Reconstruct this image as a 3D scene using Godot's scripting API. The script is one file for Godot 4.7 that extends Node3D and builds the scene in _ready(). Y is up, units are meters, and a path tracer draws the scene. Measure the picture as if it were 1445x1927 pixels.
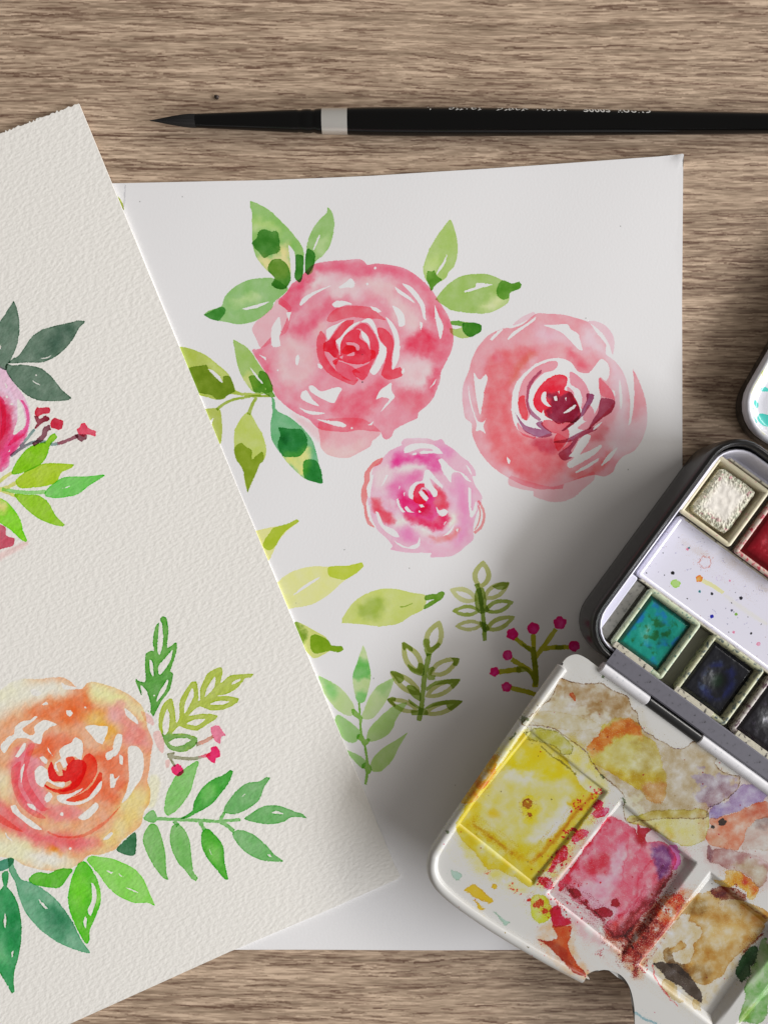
extends Node3D
# A table top seen from straight above: two watercolour sheets, a round brush and an open tin of paint pans.
# Flat things are laid out on a plan whose unit is 0.141 mm, measured on the table; (0, 0) of the plan is its far left corner.

const UNIT := 0.000141
const MID := Vector2(722.5, 963.5)
const MM := 0.001
const EYE := 0.204
const PAPER := Color(212.0, 210.0, 207.0)

var grain_1: PackedByteArray
var grain_2: PackedByteArray
var grain_mid: PackedByteArray
var grain_fine: PackedByteArray
var used_names := {}
var rng := RandomNumberGenerator.new()


func _ready() -> void:
	rng.seed = 7
	# ---- camera, light, exposure
	var cam := Camera3D.new()
	cam.name = "camera"
	cam.position = Vector3(0, EYE, 0)
	cam.rotation_degrees = Vector3(-90, 0, 0)
	cam.fov = rad_to_deg(2.0 * atan(963.5 * UNIT / EYE))
	cam.near = 0.01
	cam.far = 20.0
	add_child(cam)
	cam.current = true
	var env := Environment.new()
	env.background_mode = Environment.BG_COLOR
	env.background_color = Color(0.215, 0.2, 0.184).linear_to_srgb()
	env.tonemap_mode = Environment.TONE_MAPPER_LINEAR
	env.tonemap_exposure = 1.0
	env.sdfgi_enabled = true
	env.ssao_enabled = true
	env.ssil_enabled = true
	var we := WorldEnvironment.new()
	we.name = "world_environment"
	we.environment = env
	add_child(we)
	# a wide window to the right, low over the table: its near half, with open sky, is the brighter one
	window_light("near_window_light", Vector3(3.2, 1.6, 1.35), Vector2(2.7, 0.8), 17.9, Color(0.985, 0.99, 1.0))
	window_light("far_window_light", Vector3(3.2, 1.6, -1.05), Vector2(2.1, 0.8), 7.3, Color(1.0, 0.985, 0.965))

	# ---- tables of grain shared by every painted texture
	grain_1 = grain(11, 0.030, 4)
	grain_2 = grain(12, 0.030, 4)
	grain_mid = grain(13, 0.022, 4)
	grain_fine = grain(14, 0.32, 2)

	build_table()
	build_back_sheet()
	build_front_sheet()
	build_brush()
	build_box()
	build_crumb()


func window_light(called: String, at: Vector3, size: Vector2, energy: float, tint: Color) -> void:
	var l := AreaLight3D.new()
	l.name = called
	l.area_size = size
	l.light_energy = energy
	l.light_color = tint
	l.shadow_enabled = true
	l.area_range = 12.0
	l.area_attenuation = 2.0
	add_child(l)
	l.look_at_from_position(at, Vector3(0.02, 0, 0), Vector3.UP)


func grain(s: int, freq: float, octaves: int) -> PackedByteArray:
	var n := FastNoiseLite.new()
	n.seed = s
	n.noise_type = FastNoiseLite.TYPE_SIMPLEX_SMOOTH
	n.frequency = freq
	n.fractal_octaves = octaves
	n.fractal_gain = 0.55
	var im := n.get_seamless_image(512, 512)
	im.convert(Image.FORMAT_L8)
	return im.get_data()


# ---------------------------------------------------------------- naming

func numbered(called: String) -> String:
	var k: int = used_names.get(called, -1) + 1
	used_names[called] = k
	return called if k == 0 else "%s_%03d" % [called, k]


func thing(called: String, label: String, category: String, at := Vector3.ZERO, turn := 0.0, group := "") -> Node3D:
	var o := Node3D.new()
	o.name = numbered(called)
	add_child(o)
	o.position = at
	o.rotation.y = turn
	tag(o, label, category, group)
	return o


func tag(o: Node3D, label: String, category: String, group := "") -> void:
	o.set_meta("label", label)
	o.set_meta("category", category)
	if group != "":
		o.set_meta("group", group)


func obj(called: String, mesh: Mesh, mat: Material, parent: Node = self) -> MeshInstance3D:
	var o := MeshInstance3D.new()
	o.name = numbered(called) if parent == self else called
	o.mesh = mesh
	o.material_override = mat
	parent.add_child(o, true)
	return o


func plain(c: Color, rough := 0.5, metal := 0.0) -> StandardMaterial3D:
	var m := StandardMaterial3D.new()
	m.albedo_color = c
	m.roughness = rough
	m.metallic = metal
	return m


func hue(r: float, g: float, b: float) -> Color:
	return Color(r / 255.0, g / 255.0, b / 255.0)


# ---------------------------------------------------------------- watercolour: a sheet of pixels and the washes laid on it

class Canvas:
	var w: int
	var h: int
	var data: PackedByteArray
	var place: Transform2D   # plan -> pixel
	var g1: PackedByteArray
	var g2: PackedByteArray
	var gm: PackedByteArray
	var gf: PackedByteArray
	var blank := Color.WHITE

	func _init(width: int, height: int, c: Color, t: Transform2D) -> void:
		blank = c
		w = width
		h = height
		place = t
		var im := Image.create(w, h, false, Image.FORMAT_RGB8)
		im.fill(c)
		data = im.get_data()

	func texture() -> ImageTexture:
		return ImageTexture.create_from_image(Image.create_from_data(w, h, false, Image.FORMAT_RGB8, data))

	func keep_gaps(of: Wash) -> void:   # the paper that masking fluid kept bare through all later strokes
		var o := Wash.new()
		o.cv = self
		o.bare = true
		for a in of.areas:
			if a[1] > 0.5:
				continue
			var box := Rect2(a[0][0], Vector2.ZERO)
			for v in a[0]:
				box = box.expand(v)
			if maxf(box.size.x, box.size.y) < 150.0:
				o.areas.append([a[0], 1.0])
		o.lay(0.0, 0.4, 1.5, 0.0)

	func wash(frame: Transform2D, c: Color) -> Wash:
		var o := Wash.new()
		o.cv = self
		o.xf = place * frame
		o.base = c
		return o


class Wash:
	var cv: Canvas
	var xf: Transform2D
	var base: Color
	var areas := []
	var flows := []
	var crust := Color(1, 1, 1)
	var crusted := 0.0
	var bare := false

	func outline(a: Array, smooth := true) -> PackedVector2Array:
		var p := PackedVector2Array()
		for i in range(0, a.size() - 1, 2):
			p.append(xf * Vector2(a[i], a[i + 1]))
		if not smooth or p.size() < 4:
			return p
		var out := PackedVector2Array()
		var n := p.size()
		for i in n:
			var a0 := p[(i + n - 1) % n]
			var a1 := p[i]
			var a2 := p[(i + 1) % n]
			var a3 := p[(i + 2) % n]
			var gap := a1.distance_to(a2)
			var m1 := (a2 - a0) * minf(0.42, gap / maxf(1.0, (a2 - a0).length()))
			var m2 := (a3 - a1) * minf(0.42, gap / maxf(1.0, (a3 - a1).length()))
			var k := clampi(int(gap / 5.0), 1, 6)
			for j in k:
				var t := float(j) / k
				var t2 := t * t
				var t3 := t2 * t
				out.append((2 * t3 - 3 * t2 + 1) * a1 + (t3 - 2 * t2 + t) * m1 + (-2 * t3 + 3 * t2) * a2 + (t3 - t2) * m2)
		return out

	func circle(x: float, y: float, r: float) -> PackedVector2Array:
		var a := []
		for k in 14:
			var t := TAU * k / 14.0
			var rr := r * (1.0 + 0.09 * sin(k * 2.4 + x) + 0.06 * sin(k * 4.1 + y))
			a.append(x + rr * cos(t))
			a.append(y + rr * sin(t))
		return outline(a)

	func rim(c: Color, share := 1.0) -> Wash:   # pigment left in a line where the puddle dried
		crust = c
		crusted = share
		return self

	func add(a: Array) -> Wash:
		areas.append([outline(a), 1.0])
		return self

	func cut(a: Array) -> Wash:
		areas.append([outline(a), 0.0])
		return self

	func dot(x: float, y: float, r: float) -> Wash:
		areas.append([circle(x, y, r), 1.0])
		return self

	func hole(x: float, y: float, r: float) -> Wash:
		areas.append([circle(x, y, r), 0.0])
		return self

	func flow(a: Array, c: Color, soft := 8.0) -> Wash:
		flows.append([outline(a), c, soft])
		return self

	func drop(x: float, y: float, r: float, c: Color, soft := 8.0) -> Wash:
		flows.append([circle(x, y, r), c, soft])
		return self

	func band(a: Array, w0: float, w1: float) -> PackedVector2Array:   # a brush line of changing width as an outline
		var p := PackedVector2Array()
		for i in range(0, a.size() - 1, 2):
			p.append(Vector2(a[i], a[i + 1]))
		var fine := PackedVector2Array()
		for i in p.size() - 1:
			var a0 := p[maxi(i - 1, 0)]
			var a3 := p[mini(i + 2, p.size() - 1)]
			for j in 5:
				fine.append(p[i].cubic_interpolate(p[i + 1], a0, a3, j / 5.0))
		fine.append(p[p.size() - 1])
		var left := []
		var right := []
		for i in fine.size():
			var d := (fine[mini(i + 1, fine.size() - 1)] - fine[maxi(i - 1, 0)]).normalized().orthogonal()
			var wide := lerpf(w0, w1, float(i) / (fine.size() - 1)) * (0.5 + 0.05 * sin(i * 1.9 + a[0]))
			left.append_array([fine[i].x + d.x * wide, fine[i].y + d.y * wide])
			right.push_front(fine[i].y - d.y * wide)
			right.push_front(fine[i].x - d.x * wide)
		left.append_array(right)
		return outline(left, false)

	func line(a: Array, w0: float, w1 := -1.0) -> Wash:
		areas.append([band(a, w0, w0 if w1 < 0 else w1), 1.0])
		return self

	func streak(a: Array, width: float, c: Color, soft := 6.0) -> Wash:
		flows.append([band(a, width, width), c, soft])
		return self

	func loop(bx: float, by: float, tx: float, ty: float, wide: float, thick: float) -> Wash:   # a leaf drawn as an outline
		var b := Vector2(bx, by)
		var d := Vector2(tx, ty) - b
		var n := d.orthogonal().normalized()
		for pass_ in 2:
			var a := []
			var b2 := b if pass_ == 0 else b + d * 0.16
			var d2 := d if pass_ == 0 else d * 0.64
			var half := wide * 0.5 if pass_ == 0 else wide * 0.5 - thick
			for k in 16:
				var t := k / 8.0 if k < 8 else (16 - k) / 8.0
				var r := half * pow(sin(PI * pow(t, 0.9)), 0.8) * (1.0 if k < 8 else -1.0)
				if k == 0:
					r = 0.0
				var q := b2 + d2 * t + n * r
				a.append_array([q.x, q.y])
			areas.append([outline(a), 1.0 if pass_ == 0 else 0.0])
		return self

	func fill(im: Image, p: PackedVector2Array, c: Color) -> void:
		var n := p.size()
		var lo := 1e9
		var hi := -1e9
		for v in p:
			lo = minf(lo, v.y)
			hi = maxf(hi, v.y)
		var height := im.get_height()
		var width := im.get_width()
		for y in range(maxi(0, int(floor(lo))), mini(height - 1, int(ceil(hi))) + 1):
			var yy := y + 0.5
			var xs := PackedFloat32Array()
			var a := p[n - 1]
			for i in n:
				var b := p[i]
				if (a.y <= yy) != (b.y <= yy):
					xs.append(a.x + (yy - a.y) * (b.x - a.x) / (b.y - a.y))
				a = b
			xs.sort()
			for k in range(0, xs.size() - 1, 2):
				var x0 := clampi(roundi(xs[k]), 0, width)
				var x1 := clampi(roundi(xs[k + 1]), 0, width)
				if x1 > x0:
					im.fill_rect(Rect2i(x0, y, x1 - x0, 1), c)

	func blurred(im: Image, k: float) -> Image:
		var o: Image = im.duplicate()
		var w := im.get_width()
		var h := im.get_height()
		o.resize(maxi(2, int(ceil(w / k))), maxi(2, int(ceil(h / k))), Image.INTERPOLATE_BILINEAR if k <= 2.0 else Image.INTERPOLATE_LANCZOS)
		o.resize(w, h, Image.INTERPOLATE_CUBIC)
		return o

	# edge: how much darker the pigment dries at the border; rough: how frayed the border is; soft: how far it fades; mottle: unevenness
	func lay(edge := 0.35, rough := 0.5, soft := 1.5, mottle := 0.22, pull := 5.0, wobble := 0.014) -> void:
		var box := Rect2(areas[0][0][0], Vector2.ZERO)
		for a in areas:
			if a[1] > 0.5:
				for v in a[0]:
					box = box.expand(v)
		box = box.grow(5.0 + soft)
		var bx := maxi(0, int(box.position.x))
		var by := maxi(0, int(box.position.y))
		var bw := mini(cv.w, int(box.end.x)) - bx
		var bh := mini(cv.h, int(box.end.y)) - by
		if bw < 3 or bh < 3:
			return
		var shift := Transform2D(0.0, Vector2(-bx, -by))
		var mask := Image.create(bw, bh, false, Image.FORMAT_L8)
		for a in areas:
			fill(mask, shift * a[0], Color(a[1], a[1], a[1]))
		var field := Image.create(bw, bh, false, Image.FORMAT_RGB8)
		field.fill(base)
		for i in flows.size():
			fill(field, shift * flows[i][0], flows[i][1])
			if flows[i][2] > 1.5 and (i == flows.size() - 1 or flows[i + 1][2] != flows[i][2]):
				field = blurred(field, flows[i][2])
		var m := blurred(mask, soft).get_data()
		var e := blurred(mask, 6.0 if soft < 4.0 else soft * 2.0).get_data()
		var f := field.get_data()
		var lowest := 95.0 if soft <= 3.0 else 30.0
		var span := 65.0 if soft <= 3.0 else 190.0
		var paper_r := cv.blank.r * 255.0
		var paper_g := cv.blank.g * 255.0
		var paper_b := cv.blank.b * 255.0
		var d := cv.data
		var g1 := cv.g1
		var g2 := cv.g2
		var gm := cv.gm
		var gf := cv.gf
		var full := cv.w
		for y in bh:
			var row := y * bw
			var grow := ((y + by) & 511) << 9
			for x in bw:
				var i := row + x
				if e[i] == 0 and m[i] == 0:
					continue
				var n := grow | ((x + bx) & 511)
				var dx := (g1[n] - 128) * wobble
				var dy := (g2[n] - 128) * wobble
				var j := clampi(y + int(dy), 0, bh - 1) * bw + clampi(x + int(dx), 0, bw - 1)
				var c := m[j] + (gf[n] - 128) * rough
				if c <= lowest:
					continue
				var alpha := minf(1.0, (c - lowest) / span)
				var k := (clampi(y + int(dy * pull), 0, bh - 1) * bw + clampi(x + int(dx * pull), 0, bw - 1)) * 3
				var near := clampf(1.0 - (e[j] - 120) / 110.0, 0.0, 1.0)
				var dens := 1.0 + edge * near * near + (gm[n] - 128) * 0.0062 * mottle + (gf[n] - 128) * 0.0006
				var q := ((y + by) * full + x + bx) * 3
				if bare:
					d[q] = int(lerpf(d[q], paper_r, alpha * 0.97))
					d[q + 1] = int(lerpf(d[q + 1], paper_g, alpha * 0.97))
					d[q + 2] = int(lerpf(d[q + 2], paper_b, alpha * 0.97))
					continue
				var s := alpha * dens / 255.0
				if crusted > 0.0 and near > 0.2:
					var t := minf(1.0, (near - 0.2) * 1.7) * crusted * (0.55 + 0.0045 * gm[n])
					d[q] = int(d[q] * (1.0 - t * alpha * (1.0 - crust.r)))
					d[q + 1] = int(d[q + 1] * (1.0 - t * alpha * (1.0 - crust.g)))
					d[q + 2] = int(d[q + 2] * (1.0 - t * alpha * (1.0 - crust.b)))
				d[q] = int(d[q] * maxf(0.02, 1.0 - (255 - f[k]) * s))
				d[q + 1] = int(d[q + 1] * maxf(0.02, 1.0 - (255 - f[k + 1]) * s))
				d[q + 2] = int(d[q + 2] * maxf(0.02, 1.0 - (255 - f[k + 2]) * s))
		cv.data = d


func canvas(width: int, height: int, c: Color, t: Transform2D) -> Canvas:
	var o := Canvas.new(width, height, c, t)
	o.g1 = grain_1
	o.g2 = grain_2
	o.gm = grain_mid
	o.gf = grain_fine
	return o


func area(x: float, y: float, k: float) -> Transform2D:   # a drawing grid k times finer than the plan, with its corner at (x, y)
	return Transform2D(Vector2(1.0 / k, 0), Vector2(0, 1.0 / k), Vector2(x, y))


func ink(r: float, g: float, b: float) -> Color:   # what a colour on paper lets through
	return Color(minf(1.0, r / PAPER.r), minf(1.0, g / PAPER.g), minf(1.0, b / PAPER.b))


# ---------------------------------------------------------------- meshes

func tri(st: SurfaceTool, v: Array) -> void:   # three [position, normal, uv], turned so that the face looks along its normals
	var n: Vector3 = v[0][1] + v[1][1] + v[2][1]
	var flip: bool = (v[2][0] - v[0][0]).cross(v[1][0] - v[0][0]).dot(n) < 0.0
	for k in ([0, 2, 1] if flip else [0, 1, 2]):
		st.set_normal(v[k][1])
		st.set_uv(v[k][2])
		st.add_vertex(v[k][0])


func begin() -> SurfaceTool:
	var st := SurfaceTool.new()
	st.begin(Mesh.PRIMITIVE_TRIANGLES)
	return st


func done(st: SurfaceTool) -> ArrayMesh:
	st.index()
	return st.commit()


# A plate: an outline in x and z filled with cells, its top at height(p), with sides and an underside.
func plate(line: PackedVector2Array, cell: float, height: Callable, thick: float, uv: Transform2D) -> ArrayMesh:
	var st := begin()
	if Geometry2D.is_polygon_clockwise(line):
		line = line.duplicate()
		line.reverse()
	var box := Rect2(line[0], Vector2.ZERO)
	for v in line:
		box = box.expand(v)
	var nx := int(ceil(box.size.x / cell))
	var ny := int(ceil(box.size.y / cell))
	var near := {}
	for i in line.size():
		var a := line[i]
		var b := line[(i + 1) % line.size()]
		var steps := int(ceil(a.distance_to(b) / (cell * 0.3))) + 1
		for k in steps + 1:
			var p := (a.lerp(b, float(k) / steps) - box.position) / cell
			for ox in [-0.02, 0.02]:
				for oy in [-0.02, 0.02]:
					near[Vector2i(int(floor(p.x + ox)), int(floor(p.y + oy)))] = true
	var eps := cell * 0.25
	var vert := func(p: Vector2) -> Array:
		var z: float = height.call(p)
		var gx: float = (height.call(p + Vector2(eps, 0)) - height.call(p - Vector2(eps, 0))) / (2.0 * eps)
		var gy: float = (height.call(p + Vector2(0, eps)) - height.call(p - Vector2(0, eps))) / (2.0 * eps)
		return [Vector3(p.x, z, p.y), Vector3(-gx, 1, -gy).normalized(), uv * p]
	var grid := {}
	for y in ny:
		for x in nx:
			var c := box.position + Vector2(x, y) * cell
			var quad := PackedVector2Array([c, c + Vector2(cell, 0), c + Vector2(cell, cell), c + Vector2(0, cell)])
			if not near.has(Vector2i(x, y)):
				if not Geometry2D.is_point_in_polygon(c + Vector2(cell, cell) * 0.5, line):
					continue
				var v := []
				for k in 4:
					var key := Vector2i(x + (1 if k == 1 or k == 2 else 0), y + (1 if k > 1 else 0))
					if not grid.has(key):
						grid[key] = vert.call(quad[k])
					v.append(grid[key])
				tri(st, [v[0], v[1], v[2]])
				tri(st, [v[0], v[2], v[3]])
				continue
			for piece in Geometry2D.intersect_polygons(quad, line):
				var index := Geometry2D.triangulate_polygon(piece)
				for k in range(0, index.size(), 3):
					tri(st, [vert.call(piece[index[k]]), vert.call(piece[index[k + 1]]), vert.call(piece[index[k + 2]])])
	for i in line.size():
		var a := line[i]
		var b := line[(i + 1) % line.size()]
		if a.distance_to(b) < 1e-7:
			continue
		var out := (b - a).orthogonal().normalized()
		if Geometry2D.is_point_in_polygon((a + b) * 0.5 + out * cell * 0.01, line):
			out = -out
		var n := Vector3(out.x, 0, out.y)
		var steps := maxi(1, int(a.distance_to(b) / (cell * 2.0)))
		for k in steps:
			var p := a.lerp(b, float(k) / steps)
			var q := a.lerp(b, float(k + 1) / steps)
			var zp: float = height.call(p)
			var zq: float = height.call(q)
			var v := [[Vector3(p.x, zp, p.y), n, uv * p], [Vector3(q.x, zq, q.y), n, uv * q], [Vector3(q.x, zq - thick, q.y), n, uv * q], [Vector3(p.x, zp - thick, p.y), n, uv * p]]
			tri(st, [v[0], v[1], v[2]])
			tri(st, [v[0], v[2], v[3]])
	var low := Geometry2D.triangulate_polygon(line)
	for k in range(0, low.size(), 3):
		var v := []
		for j in 3:
			var p := line[low[k + j]]
			v.append([Vector3(p.x, height.call(p) - thick, p.y), Vector3.DOWN, uv * p])
		tri(st, v)
	return done(st)


func round_rect(w: float, d: float, r: float, steps := 7) -> Array:   # [[point, outward], ...]
	var out := []
	for c in 4:
		var mid := Vector2((w * 0.5 - r) * (1 if c == 0 or c == 3 else -1), (d * 0.5 - r) * (1 if c < 2 else -1))
		for k in steps + 1:
			var t := PI * 0.5 * (c + float(k) / steps)
			var o := Vector2(cos(t), sin(t))
			out.append([mid + o * r, o])
	return out


# A tray, cup or shell: rounded rectangles of one profile [inset, height], the last (and the first) one closed.
func loft(w: float, d: float, r: float, profile: Array, close_last := true, close_first := true, uv := Transform2D()) -> ArrayMesh:
	var st := begin()
	var rings := []
	for p in profile:
		var inset: float = p[0]
		rings.append(round_rect(w - 2.0 * inset, d - 2.0 * inset, maxf(r - inset, r * 0.18), 7))
	var slope := []
	for i in profile.size() - 1:
		slope.append(Vector2(profile[i + 1][1] - profile[i][1], profile[i + 1][0] - profile[i][0]).normalized())   # outward, up
	for i in profile.size() - 1:
		var s0: Vector2 = slope[i]
		var s1: Vector2 = slope[i]
		if i > 0 and slope[i - 1].dot(s0) > 0.6:
			s0 = (slope[i - 1] + slope[i]).normalized()
		if i < profile.size() - 2 and slope[i + 1].dot(s1) > 0.6:
			s1 = (slope[i + 1] + slope[i]).normalized()
		var n: int = rings[i].size()
		for k in n:
			var q := []
			for c in [[i, k, s0], [i, (k + 1) % n, s0], [i + 1, (k + 1) % n, s1], [i + 1, k, s1]]:
				var p: Vector2 = rings[c[0]][c[1]][0]
				var o: Vector2 = rings[c[0]][c[1]][1]
				var s: Vector2 = c[2]
				q.append([Vector3(p.x, profile[c[0]][1], p.y), Vector3(o.x * s.x, s.y, o.y * s.x).normalized(), uv * p])
			tri(st, [q[0], q[1], q[2]])
			tri(st, [q[0], q[2], q[3]])
	for end in [[close_first, 0, -1.0 if profile[1][1] > profile[0][1] else 1.0], [close_last, profile.size() - 1, 1.0]]:
		if end[0]:
			var ring: Array = rings[end[1]]
			var z: float = profile[end[1]][1]
			var n := Vector3(0, end[2], 0)
			for k in ring.size():
				var a: Vector2 = ring[k][0]
				var b: Vector2 = ring[(k + 1) % ring.size()][0]
				tri(st, [[Vector3(0, z, 0), n, uv * Vector2.ZERO], [Vector3(a.x, z, a.y), n, uv * a], [Vector3(b.x, z, b.y), n, uv * b]])
	return done(st)


func block(w: float, h: float, d: float, bevel := 0.0003) -> ArrayMesh:
	return loft(w, d, bevel * 2.0, [[bevel, 0.0], [0.0, bevel], [0.0, h - bevel], [bevel, h]])


# Turned on a lathe along x: profile of [x, radius].
func lathe(profile: Array, sides := 40) -> ArrayMesh:
	var st := begin()
	for i in profile.size() - 1:
		var a: Vector2 = profile[i]
		var b: Vector2 = profile[i + 1]
		var s0 := (b - a).orthogonal().normalized() * -1.0
		var s1 := s0
		if i > 0:
			var t: Vector2 = (a - profile[i - 1]).orthogonal().normalized() * -1.0
			if t.dot(s0) > 0.8:
				s0 = (t + s0).normalized()
		if i < profile.size() - 2:
			var t: Vector2 = (profile[i + 2] - b).orthogonal().normalized() * -1.0
			if t.dot(s1) > 0.8:
				s1 = (t + s1).normalized()
		if s0.y < 0 and a.x < b.x:
			s0 = -s0
			s1 = -s1
		for k in sides:
			var q := []
			for c in [[a, s0, k], [a, s0, k + 1], [b, s1, k + 1], [b, s1, k]]:
				var t: float = TAU * c[2] / sides
				var p: Vector2 = c[0]
				var n: Vector2 = c[1]
				q.append([Vector3(p.x, p.y * cos(t), p.y * sin(t)), Vector3(n.x, n.y * cos(t), n.y * sin(t)), Vector2(p.x, float(c[2]) / sides)])
			if a.y > 1e-6:
				tri(st, [q[0], q[1], q[2]])
			if b.y > 1e-6:
				tri(st, [q[0], q[2], q[3]])
	return done(st)


# A rod of round section along a line in space, its ends rounded.
func rod(path: PackedVector3Array, radius: float, sides := 16, uv := Transform2D()) -> ArrayMesh:
	var st := begin()
	var rings := []
	var n := path.size()
	for i in n:
		var along := (path[mini(i + 1, n - 1)] - path[maxi(i - 1, 0)]).normalized()
		var side := along.cross(Vector3.UP).normalized()
		var up := side.cross(along).normalized()
		var ring := []
		for k in sides:
			var t := TAU * k / sides
			var o := side * cos(t) + up * sin(t)
			ring.append([path[i] + o * radius, o, uv * Vector2(path[i].x + o.x * radius, path[i].z + o.z * radius)])
		rings.append(ring)
	for i in n - 1:
		for k in sides:
			var j := (k + 1) % sides
			tri(st, [rings[i][k], rings[i][j], rings[i + 1][j]])
			tri(st, [rings[i][k], rings[i + 1][j], rings[i + 1][k]])
	for end in [0, n - 1]:
		var out := (path[0] - path[1]).normalized() if end == 0 else (path[n - 1] - path[n - 2]).normalized()
		var tip := path[end] + out * radius * 0.35
		for k in sides:
			var a: Array = rings[end][k]
			var b: Array = rings[end][(k + 1) % sides]
			tri(st, [[a[0], (a[1] + out).normalized(), a[2]], [b[0], (b[1] + out).normalized(), b[2]], [tip, out, uv * Vector2(tip.x, tip.z)]])
	return done(st)


func smooth_line(a: Array, closed := true, step := 4) -> PackedVector2Array:
	var p := PackedVector2Array()
	for i in range(0, a.size() - 1, 2):
		p.append(Vector2(a[i], a[i + 1]))
	var out := PackedVector2Array()
	var n := p.size()
	for i in (n if closed else n - 1):
		var a0 := p[(i + n - 1) % n] if closed else p[maxi(i - 1, 0)]
		var a3 := p[(i + 2) % n] if closed else p[mini(i + 2, n - 1)]
		for j in step:
			out.append(p[i].cubic_interpolate(p[(i + 1) % n], a0, a3, float(j) / step))
	if not closed:
		out.append(p[n - 1])
	return out


func on_plan(p: Vector2, high := 0.0) -> Vector2:   # a point of the plan in metres; what stands high above the table is drawn larger on the plan
	return (p - MID) * UNIT * (EYE - high) / EYE


func on_plan_all(line: PackedVector2Array, high := 0.0) -> PackedVector2Array:
	var out := PackedVector2Array()
	for p in line:
		out.append(on_plan(p, high))
	return out


# ---------------------------------------------------------------- what is painted on the sheet underneath

func paint_back(cv: Canvas) -> void:
	paint_leaves_top(cv)
	paint_leaves_left(cv)
	paint_red_rose(cv)
	paint_shaded_rose(cv)
	paint_pink_rose(cv)
	paint_loose_leaves(cv)
	paint_ferns(cv)
	var f := area(0, 0, 1)
	cv.wash(f, ink(175, 185, 90)).add([205, 350, 219, 366, 231, 380, 235, 396, 228, 398, 215, 390]).flow([222, 372, 235, 385, 235, 398, 226, 398], ink(135, 147, 40), 2).lay(0.4)
	cv.wash(f, ink(185, 183, 182)).line([238, 350, 236, 372, 233, 402], 2.2, 3.0).lay(0.0, 1.2, 2.0)
	for p in [[265, 381], [345, 372], [682, 668], [648, 1034], [703, 1275], [856, 1476], [1180, 884], [558, 1135], [1165, 428], [770, 1069], [600, 900], [1100, 600], [430, 1010]]:
		cv.wash(f, ink(150, 150, 145)).dot(p[0], p[1], 1.2).lay(0.0, 0.4, 1.5)


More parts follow.
